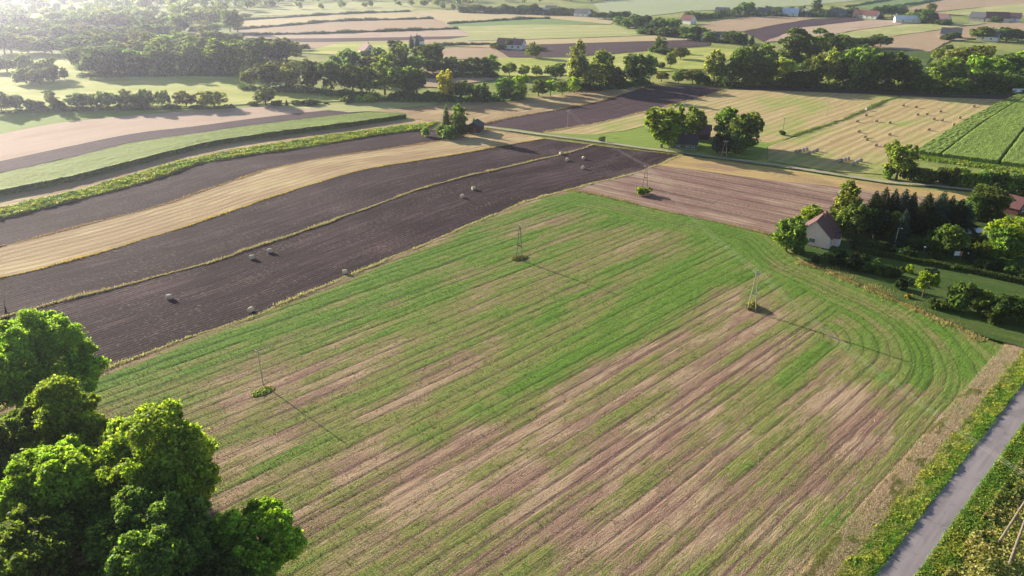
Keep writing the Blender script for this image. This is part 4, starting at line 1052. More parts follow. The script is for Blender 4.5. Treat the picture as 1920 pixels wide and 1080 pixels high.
def roof_mesh(mb, w, d, ze, rise, over=.45, th=.16):
    """two slabs; ridge along y from 0 to d, gable centred on x=0"""
    half = w/2; k = rise/half
    for s in (-1, 1):
        x0, x1 = s*(half+over), 0
        z0, z1 = ze-k*over, ze+rise
        y0, y1 = -over, d+over
        V = [(x0,y0,z0),(x1,y0,z1),(x1,y1,z1),(x0,y1,z0),(x0,y0,z0+th),(x1,y0,z1+th),(x1,y1,z1+th),(x0,y1,z0+th)]
        mb.add(V, [(0,3,2,1),(4,5,6,7),(0,1,5,4),(1,2,6,5),(2,3,7,6),(3,0,4,7)])

def window_on(parent, side, c, z, ww, wh, wdt, dpt, panes=2):
    """side: 'g' gable front (y=0), 'r' right wall (x=+w/2), 'l' left wall"""
    def tr(a, out, zz):
        return {'g': (a, -out, zz), 'b': (a, dpt+out, zz), 'r': (wdt/2+out, a, zz), 'l': (-wdt/2-out, a, zz)}[side]
    def slab(mb, a0, a1, z0, z1, o0, o1):
        p, q = tr(a0, o0, z0), tr(a1, o1, z1)
        mb.box(*[min(u, v) for u, v in zip(p, q)], *[max(u, v) for u, v in zip(p, q)])
    fr = MB(); t = .09
    slab(fr, c-ww/2-t, c+ww/2+t, z-t, z, .003, .09); slab(fr, c-ww/2-t, c+ww/2+t, z+wh, z+wh+t, .003, .09)
    slab(fr, c-ww/2-t, c-ww/2, z, z+wh, .003, .09); slab(fr, c+ww/2, c+ww/2+t, z, z+wh, .003, .09)
    for i in range(1, panes):
        a = c-ww/2+ww*i/panes; slab(fr, a-.035, a+.035, z, z+wh, .003, .08)
    f = fr.build("window", M['white'], parent)
    gl = MB(); slab(gl, c-ww/2, c+ww/2, z, z+wh, .002, .03); gl.build("pane", M['glass'], f)
    sl = MB(); slab(sl, c-ww/2-.15, c+ww/2+.15, z-t-.06, z-t, .003, .16); sl.build("sill", M['plinth'], f)

def house(name, px, rz, w, d, ze, rise, wall, roof, label, cat="house", wins=(), door=None, chim=None, porch=False, loc=None):
    b = P(*px) if loc is None else loc
    root = empty(name, (b[0], b[1], .06), rz)
    tag(root, label, cat)
    mb = MB(); h2 = w/2
    V = [(-h2,0,.4),(h2,0,.4),(h2,0,ze),(0,0,ze+rise),(-h2,0,ze),(-h2,d,.4),(h2,d,.4),(h2,d,ze),(0,d,ze+rise),(-h2,d,ze)]
    mb.add(V, [(0,1,2,3,4),(6,5,9,8,7),(1,6,7,2),(5,0,4,9),(2,7,8,3),(4,3,8,9)])
    mb.build("wall", M[wall], root)
    MB().box(-h2-.05, -.05, -.1, h2+.05, d+.05, .4).build("plinth", M['plinth'], root)
    rm = MB(); roof_mesh(rm, w, d, ze+.04, rise); rf = rm.build("roof", M[roof], root)
    if chim:
        cx, cy_ = chim; zt = ze+rise
        c = MB().box(cx-.35, cy_-.35, ze+rise*.4, cx+.35, cy_+.35, zt+.8).box(-.42+cx, -.42+cy_, zt+.8, .42+cx, .42+cy_, zt+.92).build("chimney", M['brick'], rf)
    for wd in wins: window_on(root, wd[0], wd[1], wd[2], wd[3], wd[4], w, d, wd[5] if len(wd) > 5 else 2)
    if door:
        sd, c = door
        mm = MB()
        if sd == 'r': mm.box(h2+.003, c-.5, .4, h2+.07, c+.5, 2.5)
        elif sd == 'l': mm.box(-h2-.07, c-.5, .4, -h2-.003, c+.5, 2.5)
        else: mm.box(c-.5, -.07, .4, c+.5, -.003, 2.5)
        dr = mm.build("door", M['door'], root)
        hd = MB()
        if sd == 'r': hd.box(h2+.07, c+.32, 1.4, h2+.13, c+.42, 1.46)
        elif sd == 'l': hd.box(-h2-.13, c+.32, 1.4, -h2-.07, c+.42, 1.46)
        else: hd.box(c+.32, -.13, 1.4, c+.42, -.07, 1.46)
        hd.build("handle", M['steel'], dr)
    return root

gl_, gr_ = P(1492, 458), P(1553, 471)
gd = gr_-gl_; gw = np.hypot(*gd); rzh = math.atan2(gd[1], gd[0])
hs = house("cream_house", None, rzh, gw, 9.5, 3.7, 4.0, 'wall_cream', 'roof_red', "cream gabled house with dark red roof at the corner of the green field",
      wins=[('g', -.3, 1.5, 1.5, 1.1, 3), ('r', 1.6, 1.5, 1.2, 1.2, 2), ('r', 8.0, 1.5, 1.2, 1.2, 2), ('l', 3, 1.5, 1.2, 1.2, 2)], chim=(.5, 5.5), loc=(gl_+gr_)/2)
# porch on the right wall, with its own little roof and door
pm = MB().box(gw/2, 3.2, -.1, gw/2+1.6, 5.6, 2.9); pm.build("porch", M['wall_cream'], hs)
pr = MB()
for s in (-1, 1):
    V = [(gw/2-.9, 4.4+s*1.5, 2.85), (gw/2+1.9, 4.4+s*1.5, 2.85), (gw/2+1.9, 4.4, 3.9), (gw/2-.9, 4.4, 3.9)]
    V += [(x, y, z+.14) for x, y, z in V]
    pr.add(V, [(0,1,2,3),(7,6,5,4),(0,4,5,1),(1,5,6,2),(2,6,7,3),(3,7,4,0)])
pr.build("porch_roof", M['roof_red'], hs)
pd = MB().box(gw/2+1.603, 3.9, .1, gw/2+1.66, 4.9, 2.3).build("door", M['white'], hs)
MB().box(gw/2+1.66, 4.65, 1.1, gw/2+1.72, 4.75, 1.16).build("handle", M['steel'], pd)
MB().box(gw/2+1.75, 3.6, -.1, gw/2+3.0, 5.2, .12).box(gw/2+1.7, 3.8, .12, gw/2+2.3, 5.0, .26).build("doorstep", M['plinth'], hs)
MB().tube([(gw/2+.12, .12, .1), (gw/2+.12, .12, 3.4)], .05, 6).build("downpipe", M['steel'], hs)

p0, p1 = P(1256, 279), P(1306, 282); q = p1-p0
house("farmhouse", None, math.atan2(q[1], q[0])+math.pi/2, 6.5, np.hypot(*q), 2.6, 2.9, 'wall_dim', 'roof_dim', "low grey farmhouse with grey roof under the big trees", loc=p1+np.array([-q[1], q[0]])/np.hypot(*q)*3.2,
      wins=[('l', 1.5, 1.2, 1.0, 1.0), ('l', 3.6, 1.2, 1.0, 1.0), ('l', 7.4, 1.2, 1.0, 1.0), ('g', 0, 1.2, 1.0, 1.0)], door=('l', 5.6), chim=(0, 5))
house("barn", (1330,262), math.radians(70), 7, 13, 3.2, 3.0, 'wall_dark', 'roof_purple', "brown roofed barn behind the grey farmhouse", "barn", door=('g', 0))
house("shed", (886,251), math.radians(-12), 6.5, 8, 3.0, 1.8, 'wall_dark', 'roof_dim', "dark red shed beside the conifer clump at the track end", "shed", door=('g', 1), wins=[('g', -1.4, 1.5, .9, .9)])
house("farmhouse", (695,104), math.radians(30), 10, 12, 3.5, 4.5, 'wall_cream', 'roof_brick', "red roofed farmhouse among bushes behind the middle woodland", wins=[('g', -2.5, 1.4, 1.4, 1.3), ('g', 2.5, 1.4, 1.4, 1.3), ('g', 0, 4.2, 1.3, 1.2)], chim=(1, 6))
house("farmhouse", (776,88), math.radians(-25), 8, 10, 4.5, 3.5, 'wall_white', 'roof_grey', "pale gabled house beside two dark conifers far back", wins=[('g', -2, 1.6, 1.2, 1.3), ('g', 2, 1.6, 1.2, 1.3), ('g', 0, 4.6, 1.2, 1.2)])
house("farmhouse", (982,93), math.radians(68), 9, 22, 4.0, 4.0, 'wall_white', 'roof_purple', "long white farmhouse with plum roof on the far rise", wins=[('l', 3, 1.5, 1.6, 1.5), ('l', 8, 1.5, 1.6, 1.5), ('l', 14, 1.5, 1.6, 1.5), ('l', 19, 1.5, 1.6, 1.5), ('g', 0, 1.5, 1.6, 1.5)], chim=(0, 8))
house("farmhouse", (1350,78), math.radians(62), 9, 16, 3.6, 4.0, 'wall_white', 'roof_grey', "white house with grey roof left of the small conifer", wins=[('l', 3, 1.4, 1.4, 1.3), ('l', 8, 1.4, 1.4, 1.3), ('l', 13, 1.4, 1.4, 1.3)], chim=(0, 6))
house("farmhouse", (1300,46), math.radians(40), 10, 14, 4.5, 4.5, 'wall_white', 'roof_brick', "white house with red roof at the left end of salmon field", wins=[('g', -2.5, 1.5, 1.5, 1.5), ('g', 2.5, 1.5, 1.5, 1.5)])
vill = [((1366,28), 60, 10, 16, 'wall_grey', 'roof_grey', "grey village house behind the salmon field, leftmost of its row"),
 ((1414,27), 35, 10, 14, 'wall_white', 'roof_grey', "white gabled village house with grey roof above the salmon field"),
 ((1452,30), 65, 12, 18, 'wall_cream', 'roof_grey', "cream village house among orchard trees above the salmon field"),
 ((1496,31), 70, 11, 18, 'wall_white', 'roof_blue', "white village house with bluish roof above the brown field"),
 ((1518,31), 20, 10, 12, 'wall_white', 'roof_grey', "tall white village house right of the bluish roofed one"),
 ((1585,32), 75, 10, 18, 'wall_grey', 'roof_grey', "grey low village house above the brown field's right end"),
 ((1624,34), 50, 11, 14, 'wall_white', 'roof_brick', "white village house with brick red roof beside pale stubble"),
 ((1646,36), 40, 11, 15, 'wall_white', 'roof_brick', "brick roofed village house right of its white neighbour"),
 ((1724,43), 80, 8, 26, 'wall_white', 'roof_pale', "long low white farm building under dark village trees"),
 ((1776,43), 35, 12, 18, 'wall_cream', 'roof_purple', "plum roofed village house right of the dark tree group"),
 ((1848,40), 40, 12, 16, 'wall_grey', 'roof_grey', "grey roofed village house left of the big red roofs"),
 ((1888,41), 70, 14, 22, 'wall_cream', 'roof_brick', "big red roofed village house near the right border"),
 ((1912,41), 60, 12, 18, 'wall_white', 'roof_purple', "plum roofed village house at the right border"),
 ((1800,72), 60, 11, 16, 'wall_white', 'roof_grey', "white house with grey roof in the far right farmstead"),
 ((1872,78), 45, 12, 16, 'wall_white', 'roof_grey', "grey roofed farmhouse in the trees of the far right farmstead"),
 ((1578,89), 40, 10, 14, 'wall_cream', 'roof_brick', "red roofed house hidden behind the poplar belt"),
 ((1612,92), 60, 10, 14, 'wall_white', 'roof_purple', "plum roofed house right of the red one behind the poplar belt"),
 ((1045,24), 60, 10, 16, 'wall_white', 'roof_grey', "white house at the foot of the far tree belt, middle one"),
 ((1030,28), 70, 8, 12, 'wall_white', 'roof_pale', "small white building below the far tree belt"),
 ((1105,32), 55, 11, 18, 'wall_white', 'roof_grey', "pale farm house right of the far tree belt"),
 ((1018,26), 70, 7, 10, 'wall_white', 'roof_pale', "little white outbuilding left of the far tree belt houses")]
for px, rz, w, d, wl, rf, lab in vill:
    house("village_house", px, math.radians(rz), w, d, 4.0, w*.42, wl, rf, lab, "house", wins=[('g', -w*.22, 1.5, 1.4, 1.4), ('g', w*.22, 1.5, 1.4, 1.4), ('l', d*.3, 1.5, 1.4, 1.4), ('l', d*.7, 1.5, 1.4, 1.4)])
house("farm_shed", (1822,166), math.radians(60), 9, 12, 4, 3, 'wall_grey', 'roof_brick', "farm shed with bright red roof in the right woodland", "shed", door=('g', 0))
house("farm_shed", (1760,169), math.radians(84), 5, 16, 2.6, 1.1, 'wall_grey', 'roof_blue', "low pale blue roofed shed at the woodland edge", "shed", door=('l', 8))
house("garden_shed", (1846,452), math.radians(60), 4.5, 6, 2.2, 1.1, 'wall_grey', 'roof_pale', "small shed with pale metal roof under the bright tree", "shed", door=('g', 0))
house("garden_house", (1915,404), math.radians(35), 7, 8, 2.8, 2.6, 'wall_dark', 'roof_red', "dark red roofed house cut by the right border", "house", wins=[('g', 0, 1.2, 1.4, 1.2)])
house("greenhouse", (1893,392), math.radians(70), 4.5, 9, 1.8, 1.0, 'wall_white', 'roof_blue', "bluish roofed lean-to beside the red roofed house", "shed", door=('g', 0))

# ------------------------------------------------------------------ vehicles seen by the barns
def van(px, rz, paint, label, L=5.2, W=1.9, H=2.1):
    b = P(*px); root = empty("van", (b[0], b[1], .1), rz); tag(root, label, "van")
    prof = [(0,.45),(L,.45),(L,.95),(L-.9,1.15),(L-1.6,H-.1),(L-1.9,H),(.15,H),(0,H-.2)]
    V = [(x, s*W/2, z) for s in (-1, 1) for x, z in prof]; n = len(prof)
    F = [tuple(range(n)), tuple(range(2*n-1, n-1, -1))]+[(i, n+i, n+(i+1) % n, (i+1) % n) for i in range(n)]
    MB().add(V, F).build("body", paint, root)
    MB().add([(L-.93, -W/2+.12, 1.22), (L-.93, W/2-.12, 1.22), (L-1.57, W/2-.12, H-.15), (L-1.57, -W/2+.12, H-.15), (L-.9, -W/2+.12, 1.25), (L-.9, W/2-.12, 1.25), (L-1.54, W/2-.12, H-.12), (L-1.54, -W/2+.12, H-.12)],
             [(4,5,6,7),(3,2,1,0),(0,1,5,4),(1,2,6,5),(2,3,7,6),(3,0,4,7)]).build("windscreen", M['glass'], root)
    for x in (.95, L-1.0):
        for s in (-1, 1):
            w_ = MB().tube([(x, s*(W/2-.2), .36), (x, s*(W/2+.02), .36)], .36, 14).build("wheel", M['roof_grey'], root)
            MB().tube([(x, s*(W/2+.021), .36), (x, s*(W/2+.04), .36)], .2, 10).build("rim", M['steel'], w_)
van((901,248), math.radians(150), M['white'], "white van parked beside the dark red shed")
van((1899,176), math.radians(4), M['white'], "long white van parked at the right woodland edge", 8.5, 2.4, 2.6)

# ------------------------------------------------------------------ straw bales
def bale_mat(name, lo, hi):
    m = N(name)
    tc = m.n("ShaderNodeTexCoord").outputs["Object"]
    a = m.noise(m.scaled(tc, 1, 9, 9), 1.2, 4, .65); b = m.noise(tc, 14, 3)
    col = m.mix(m.ramp(a, .3, .7), lo, hi)
    return m.surf(m.mix(m.math('MULTIPLY', b, .4), col, tuple(c*1.2 for c in hi)), .9, m.bump(m.math('ADD', a, b), .05), .1)
M['bale'] = bale_mat('pale_straw_bale', (.42, .33, .24), (.60, .49, .37)); M['bale_brown'] = bale_mat('brown_straw_bale', (.21, .15, .09), (.34, .26, .165))
def wrap_mat():
    m = N("pale_net_wrap")
    tc = m.n("ShaderNodeTexCoord").outputs["Object"]
    a = m.noise(m.scaled(tc, 9, 1, 1), 1.2, 3)
    return m.surf(m.mix(a, (.26, .225, .18), (.38, .335, .28)), .6, m.bump(a, .03), .3)
M['wrap'] = wrap_mat()
def bale_mesh(seed, mat, rad=.68, L=1.25):
    r = np.random.default_rng(seed); mb = MB(); n = 22
    prof = [(-L/2, .55), (-L/2-.02, .86), (-L/2+.05, .97), (-L/2+.14, 1.0), (-.2, 1.015), (.2, 1.01), (L/2-.14, 1.0), (L/2-.05, .97), (L/2+.02, .86), (L/2, .55)]
    ph = r.random(3)*6.28
    V = []
    for x, q in prof:
        for k in range(n):
            t = 2*math.pi*k/n; z = math.sin(t)*rad*q*(1+.025*math.sin(3*t+ph[0]+x*2)); yv = math.cos(t)*rad*q*1.03
            V.append((x+.02*math.sin(2*t+ph[1]), yv, max(z, -rad*.93)+rad*.93))
    F = [(i*n+k, i*n+(k+1) % n, (i+1)*n+(k+1) % n, (i+1)*n+k) for i in range(len(prof)-1) for k in range(n)]
    F = [f[::-1] for f in F]+[tuple(range(n)), tuple((len(prof)-1)*n+k for k in range(n-1, -1, -1))]
    me = mb.add(V, F).mesh("straw_bale", mat)
    me.polygons.foreach_set("use_smooth", np.ones(len(me.polygons), bool))
    return me
bales = [bale_mesh(i, M['bale']) for i in range(3)]; browns = [bale_mesh(i+20, M['bale_brown']) for i in range(3)]; wraps = [bale_mesh(9, M['wrap']), bale_mesh(10, M['wrap'])]
def put_bale(px, rz, label, group, me, zoff=.04, sc=1.0):
    b = P(*px); o = link(bpy.data.objects.new("straw_bale", me)); o.location = (b[0], b[1], .03 if 'ploughed' in group else .20); o.rotation_euler = (0, 0, rz); o.scale = (sc, sc, sc)
    return tag(o, label, "bale", group)
GA = "round bales on the dark ploughed strip"
for (x, y, rz, lab) in [(318,561,.1,"round bale alone at the left of the dark ploughed strip"),(471,585,1.2,"round bale on the grass ridge, left and lowest of the ploughed strip"),(473,486,.3,"left bale of the close pair on the dark ploughed strip"),(506,474,.2,"right bale of the close pair on the dark ploughed strip"),
   (647,514,.2,"round bale at the ridge above the green field's left part"),(867,371,1.0,"lower left bale of the middle pair on the ploughed strip"),(888,356,.3,"upper right bale of the middle pair on the ploughed strip"),
   (1052,290,.4,"topmost bale of the far four, on the grass ridge"),(1063,302,1.3,"left bale of the far four on the dark ploughed strip"),(1094,299,1.5,"bright right bale of the far four on dark plough land"),(1093,317,1.1,"lowest bale of the far four on dark plough land")]:
    put_bale((x, y), rz, lab, GA, random.choice(bales), sc=.9)
GBL = [(98,322),(28,370),(42,450),(90,492),(105,512),(175,557),(245,562),(178,367),(283,380),(388,245),(487,258),(665,199),(500,317),(572,315),(678,292),(627,352),(690,362),(938,252),(826,342),(780,397),(748,432),(586,434),(708,487),(280,472),(1105,227),(1135,244)]
GBL = sorted([(1600+a/4.153, 140+b/4.153) for a, b in GBL])
for i, (x, y) in enumerate(GBL):
    put_bale((x, y+.8), -.6+random.uniform(-.2, .2), f"small round bale on the golden stubble, {ORD[i]} from the left of the scattered bales", "round bales scattered on the golden stubble", random.choice(browns), sc=.88)
put_bale((1625,208), .4, "single white wrapped bale on the weedy ditch line of stubble field", "round bales scattered on the golden stubble", wraps[0], sc=1.1)
for (a, b, nm, k) in [((1493,288),(1511,283),"far left",4),((1517,291),(1531,285),"second from left",3),((1571,306),(1589,301),"third from left",4),((1599,311),(1613,304),"rightmost",3)]:
    for i in range(k):
        t = i/(k-1)
        put_bale((a[0]+(b[0]-a[0])*t, a[1]+(b[1]-a[1])*t), math.atan2(*(P(*b)-P(*a))[::-1])+math.pi/2*0, f"pale bale, {ORD[i]} from the left in the {nm} bale row by the track", "pale bales set in short rows by the track", wraps[i % 2])

# ------------------------------------------------------------------ utility poles and wires
def pole_dims(px_base, px_top):
    b = P(*px_base); return b, height_at(b[1], px_base[0], px_top[1] if isinstance(px_top, tuple) else px_top)
def crossarm(root, h, w, rz, n=3):
    MB().box(-w/2, -.06, h-.62, w/2, .06, h-.48).build("crossarm", M['steel'], root)
    for i in range(n):
        x = -w/2+.12+(w-.24)*i/(n-1) if n > 1 else 0
        mb = MB().tube([(x, 0, h-.48), (x, 0, h-.36), (x, 0, h-.34), (x, 0, h-.22)], [.03, .03, .075, .055], 8)
        mb.build("insulator", M['porcelain'], root)
def single_pole(base, top, rz, label, arm=1.6, mat='concrete', r=.11):
    b, h = pole_dims(base, top); root = empty("utility_pole", (b[0], b[1], .05), rz); tag(root, label, "utility pole")
    MB().tube([(0,0,-.1),(0,0,h*.5),(0,0,h)], [r, r*.85, r*.65], 10).build("pole", M[mat], root)
    crossarm(root, h, arm, rz); return root, h
def a_pole(base, top, rz, label, spread=2.6, mat='wood', r=.15, arm=1.9, strut=False):
    b, h = pole_dims(base, top); root = empty("utility_pole", (b[0], b[1], .05), rz); tag(root, label, "utility pole")
    for s in (-1, 1):
        MB().tube([(s*spread/2,0,-.1),(s*spread*.27,0,h*.5),(s*.12,0,h)], [r, r*.9, r*.7], 10).build("leg", M[mat], root)
    MB().box(-spread*.30, -.05, h*.42, spread*.30, .05, h*.46).build("tie_beam", M[mat], root)
    if strut: MB().tube([(0,-spread*1.3,-.1),(0,-.15,h*.9)], [r, r*.7], 8).build("strut", M[mat], root)
    crossarm(root, h, arm, rz); return root, h
line1 = [a_pole((1899,1032),(1899,905),math.radians(-40),"weathered braced pole in the scrub beyond the lane at lower right",3.6,'wood',.18,2.4,True),
         a_pole((1409,584),(1411,508),math.radians(-20),"pale lattice like double legged pole standing alone in the green field",1.8,'concrete',.13,1.8),
         a_pole((1209,352),(1210,309),math.radians(-10),"double legged pole on pinkish tilled soil above a bush",1.8,'wood',.12,2.0),
         single_pole((1064,242),(1066,206),math.radians(30),"single pale pole on the edge of the purple plough land",2.0)]
line2 = [single_pole((494,724),(489,655),math.radians(-35),"single concrete pole with crossarm in the bare patch of the field"),
         a_pole((974,489),(978,424),math.radians(-30),"double legged wooden pole in the upper green field",2.0,'wood',.12,2.0),
         a_pole((1356,303),(1357,263),math.radians(-20),"double legged pole beside the gravel track by the farmstead",2.6,'wood',.15,1.9),
         single_pole((1549,218),(1549,190),math.radians(20),"slim far pole in the green tinged stubble field",1.6,'concrete',.13)]
single_pole((1467,250),(1467,220), 0, "slim pole rising from a bush by the ditch line", 1.2, 'wood', .12)
def wire_span(a, b, label):
    (ra_, ha), (rb_, hb) = a, b
    bpy.context.view_layer.update()
    ma, mbm = ra_.matrix_world, rb_.matrix_world
    root = None
    mb = MB()
    for x in (-.8, 0, .8):
        p = ma @ Vector((x, 0, ha-.22)); q = mbm @ Vector((x, 0, hb-.22))
        pts_ = []
        for i in range(17):
            t = i/16; c = p.lerp(q, t); c.z -= (q-p).length*.022*4*t*(1-t); pts_.append(c)
        mb.tube(pts_, .010, 4)
    o = mb.build("power_line", M['wire']); tag(o, label, "power line", "overhead power lines")
for L_, nm in ((line1, ["from the lower right braced pole to the lone field pole", "from the lone field pole to the tilled soil pole", "from the tilled soil pole over dark plough land to far pole"]), (line2, ["from the bare patch pole to the upper field pole", "from the upper field pole to the track side pole", "from the track side pole over the stubble to far slim pole"])):
    for i in range(3): wire_span(L_[i], L_[i+1], "thin sagging wires " + nm[i])
# weeds round the pole feet
def tuft(px, rad, n, h, base, yel, label):
    c = P(*px); a = rng.random(n)*6.28; q = rad*rng.random(n)**.6
    p = c+np.stack([np.cos(a)*q*1.6, np.sin(a)*q], 1) @ np.array([[EU[0], EU[1]], [EV[0], EV[1]]])
    return weeds("weed_patch", p, lambda p: h*(1-.7*np.hypot(*(p-c).T)/(rad*1.7))*rng.uniform(.5, 1.1, len(p))+.15, gtint(base, yel, .4), .34, label)
tuft((1409,578), 1.2, 1100, 1.8, (.16, .16, .05), (.30, .26, .09), "tall olive weeds between the legs of the lone field pole")
tuft((974,486), 1.5, 900, .7, (.14, .15, .05), (.30, .26, .10), "low dry weeds at the feet of the upper field pole")
tuft((494,736), 1.3, 1100, .28, (.20, .25, .06), (.34, .32, .12), "pale green weeds at the foot of the bare patch pole")

# ------------------------------------------------------------------ small garden things
def lamp_post(px, top, label):
    b, h = pole_dims(px, top); root = empty("garden_lamp", (b[0], b[1], .1)); tag(root, label, "lamp post")
    MB().tube([(0,0,-.1),(0,0,.25),(0,0,.26),(0,0,h-.25)], [.11,.11,.06,.05], 10).build("post", M['steel'], root)
    MB().tube([(0,0,h-.25),(0,0,h-.2),(0,0,h-.02),(0,0,h+.08)], [.10,.30,.30,.06], 12).build("lamp_shade", M['white'], root)
lamp_post((1730,481), 463, "slim garden lamp with pale cap behind the long hedge")
lamp_post((1812,492), 475, "garden lamp right of the small notice board")
b, h = pole_dims((1676,466), 428); root = empty("garden_pole", (b[0], b[1], .1)); tag(root, "tall wooden pole with small lamp in front of dark conifers", "pole")
MB().tube([(0,0,-.1),(0,0,h)], [.13,.09], 10).build("pole", M['concrete'], root)
MB().tube([(0,0,h-.1),(.25,-.1,h+.05),(.55,-.2,h)], [.03,.03,.02], 6).build("bracket", M['steel'], root)
MB().tube([(.5,-.18,h-.02),(.75,-.26,h-.03),(.95,-.34,h-.06)], [.06,.11,.07], 8).build("lamp_head", M['white'], root)
b, h = pole_dims((1793,490), 472); root = empty("notice_board", (b[0], b[1], .1), math.radians(-8)); tag(root, "small white and orange notice board on two posts in the garden", "notice board")
M['orange'] = plain("orange_panel", (.48, .20, .09), .6, .1, 3, .2)
for s in (-1, 1): MB().tube([(s*.9,.05,-.1),(s*.9,.05,h)], .05, 8).build("post", M['wood'], root)
MB().box(-1.0, -.02, h-1.2, .35, .02, h).build("panel", M['white'], root)
MB().box(.37, -.02, h-1.2, 1.0, .02, h).build("panel", M['orange'], root)
b = P(1872, 504); root = empty("bench", (b[0], b[1], .1), math.radians(-6)); tag(root, "long pale garden bench on the lawn right of the hedge", "bench")
MB().box(-1.7, -.25, .42, 1.7, -.09, .48).box(-1.7, -.07, .42, 1.7, .09, .48).box(-1.7, .11, .42, 1.7, .27, .48).build("seat", M['roof_pale'], root)
for s in (-1, 1): MB().box(s*1.3-.06, -.22, -.1, s*1.3+.06, .22, .418).build("leg", M['plinth'], root)
b = P(1868, 332); root = empty("polytunnel", (b[0]-8, b[1]-14, .1), math.radians(-8)); tag(root, "small bluish plastic tunnel among the dim shrubs", "polytunnel")
mb = MB(); nseg = 10; V = []
for x in np.linspace(0, 7, 8):
    for k in range(nseg+1):
        t = math.pi*k/nseg; V.append((x, math.cos(t)*1.3, math.sin(t)*1.5))
F = [(i*(nseg+1)+k, (i+1)*(nseg+1)+k, (i+1)*(nseg+1)+k+1, i*(nseg+1)+k+1) for i in range(7) for k in range(nseg)]
F += [tuple(range(nseg+1)), tuple(range(8*(nseg+1)-1, 7*(nseg+1)-1, -1))]
mb.add(V, F).build("cover", M['roof_blue'], root)
mb = MB()
for x in (0, 2.3, 4.7, 7): mb.tube([(x, math.cos(math.pi*k/8)*1.33, math.sin(math.pi*k/8)*1.53) for k in range(9)], .03, 5)
mb.build("hoops", M['steel'], root)

# ------------------------------------------------------------------ the far wood as one mass, then the air
r = np.random.default_rng(77); Vs, Fs_, Ts = [], [], []; nb = 0
def mass(line, rows, n_each, h, w, cardsn, size):
    global nb
    line = np.array(line, float)
    for dy in rows:
        for i in range(n_each):
            t = (i+r.random())/n_each
            x = np.interp(t, np.linspace(0, 1, len(line)), line[:, 0]); y = np.interp(t, np.linspace(0, 1, len(line)), line[:, 1])+dy+r.normal(0, 1.2)
            b = P(x, y); hh = h*r.uniform(.75, 1.25); ww = w*r.uniform(.8, 1.25)
            L = lobes_round(r, np.array([ww/2, ww/2, hh*.42]), hh*.55, 7, .6, (.4, .6))
            V, F, T = crown_arrays(r, L, cardsn, size)
            base = np.array(TONE[[D, MG, OL, GG][r.integers(4)]])*r.uniform(.8, 1.2)
            Vs.append(V+[b[0], b[1], 0]); Fs_.append(F+nb); Ts.append(T*base); nb += len(V)
mass([(-200,46),(100,46),(330,48),(420,44)], [0, -7, -14], 30, 14, 15, 420, 1.7)
mass([(-300,22),(200,20),(520,18)], [0, -7, -14, -22, -30], 26, 15, 20, 260, 2.4)
mass([(520,8),(800,2),(880,10)], [0, -5, -10], 18, 13, 20, 260, 2.3)
mass([(880,4),(1100,4),(1150,-2)], [0, -6], 14, 13, 20, 260, 2.3)
mass([(560,18),(760,12),(860,18)], [0], 12, 9, 14, 220, 1.8)
o = obj_np("distant_wood", np.vstack(Vs), np.vstack(Fs_), M['leaf'], col=np.vstack(Ts))
tag(o, "hazy distant woodland fading into the bright air at the top left", "wood", kind="stuff")

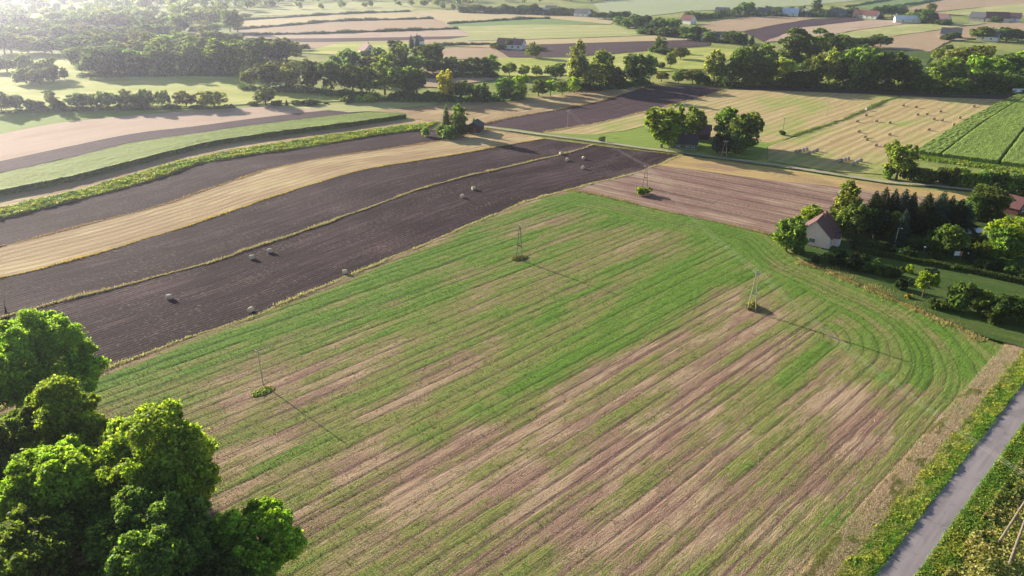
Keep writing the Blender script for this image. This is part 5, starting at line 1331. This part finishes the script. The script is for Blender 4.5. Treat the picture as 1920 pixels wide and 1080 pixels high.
def scrub(line, width, h, n, base, label):
    line = PL(line); c, t = resample(line, 200)
    k = r.random(n)*198; i = k.astype(int); f = (k-i)[:, None]
    p = c[i]*(1-f)+c[i+1]*f+r.normal(0, 1, (n, 2))*np.array([width*.4, width])
    hh = h*np.clip(1.5*fnoise(p[:, 0]/7, p[:, 1]/7, 3)-.45, .05, .9)
    z = hh*r.random(n)**.7
    nr = r.normal(0, .6, (n, 3)); nr[:, 2] += .6
    V, F, T = cards(np.c_[p, z+.1], nr, r.uniform(.5, 1.4, n), np.clip(vary(base, n, .3, r), .01, 1), 1.0, r)
    tag(obj_np("scrub", V, F, M['weed'], col=T), label, "scrub", kind="stuff")
scrub([(455,166),(590,174),(700,184),(900,188),(985,184)], 3.0, 6.5, 26000, (.085, .135, .035), "low dark scrub filling the front of the middle woodland")
scrub([(640,150),(760,145),(930,143)], 3.5, 7, 16000, (.065, .105, .03), "low scrub filling the rear of the middle woodland")
scrub([(1040,165),(1120,167),(1215,157)], 3.0, 6, 12000, (.065, .11, .028), "low scrub under the central tall clump")
scrub([(1325,160),(1480,161),(1600,165),(1710,169)], 3.2, 7, 26000, (.07, .115, .03), "dark scrub under the right poplar belt")
scrub([(1400,128),(1530,126),(1640,96)], 4, 7, 12000, (.085, .135, .035), "dark scrub behind the right poplar belt")
scrub([(1715,172),(1800,172),(1960,174)], 3.5, 6, 18000, (.075, .12, .03), "dark scrub at the edge of the right woodland")
scrub([(1760,150),(1850,155),(1960,160)], 7, 8, 20000, (.07, .12, .028), "mixed scrub inside the right woodland")
scrub([(0,211),(150,207),(300,204),(440,202)], 1.2, 3.5, 16000, (.11, .145, .06), "low shrubs and weeds under the left hedgerow")
scrub([(160,143),(300,141),(455,138)], 4, 7, 16000, (.08, .12, .04), "scrub along the front edge of the hazy wood")
scrub([(862,24),(990,27),(1115,32)], 3, 9, 9000, (.06, .10, .04), "dark scrub under the far tree belt")
scrub([(1285,38),(1400,31),(1600,33),(1755,46)], 3, 13, 26000, (.055, .09, .035), "dark garden scrub along the village row")
scrub([(1200,56),(1300,74),(1400,83)], 4, 8, 12000, (.05, .088, .03), "dark scrub left of the salmon field")
scrub([(1160,46),(1240,58)], 4, 8, 6000, (.05, .088, .03), "dark scrub in the far copse")
hz = N("haze_air")
pv = hz.n("ShaderNodeVolumePrincipled", {"Density": .00019, "Anisotropy": .88})
pv.inputs["Color"].default_value = (.70, .75, 1.0, 1)
hz.t.links.new(pv.outputs[0], hz.out.inputs["Volume"])
hb = MB().box(-2700, -350, -1.0, 2700, 3700, 82).build("haze", hz.m)
tag(hb, "pale morning haze thickening toward the far fields", "haze", kind="stuff")
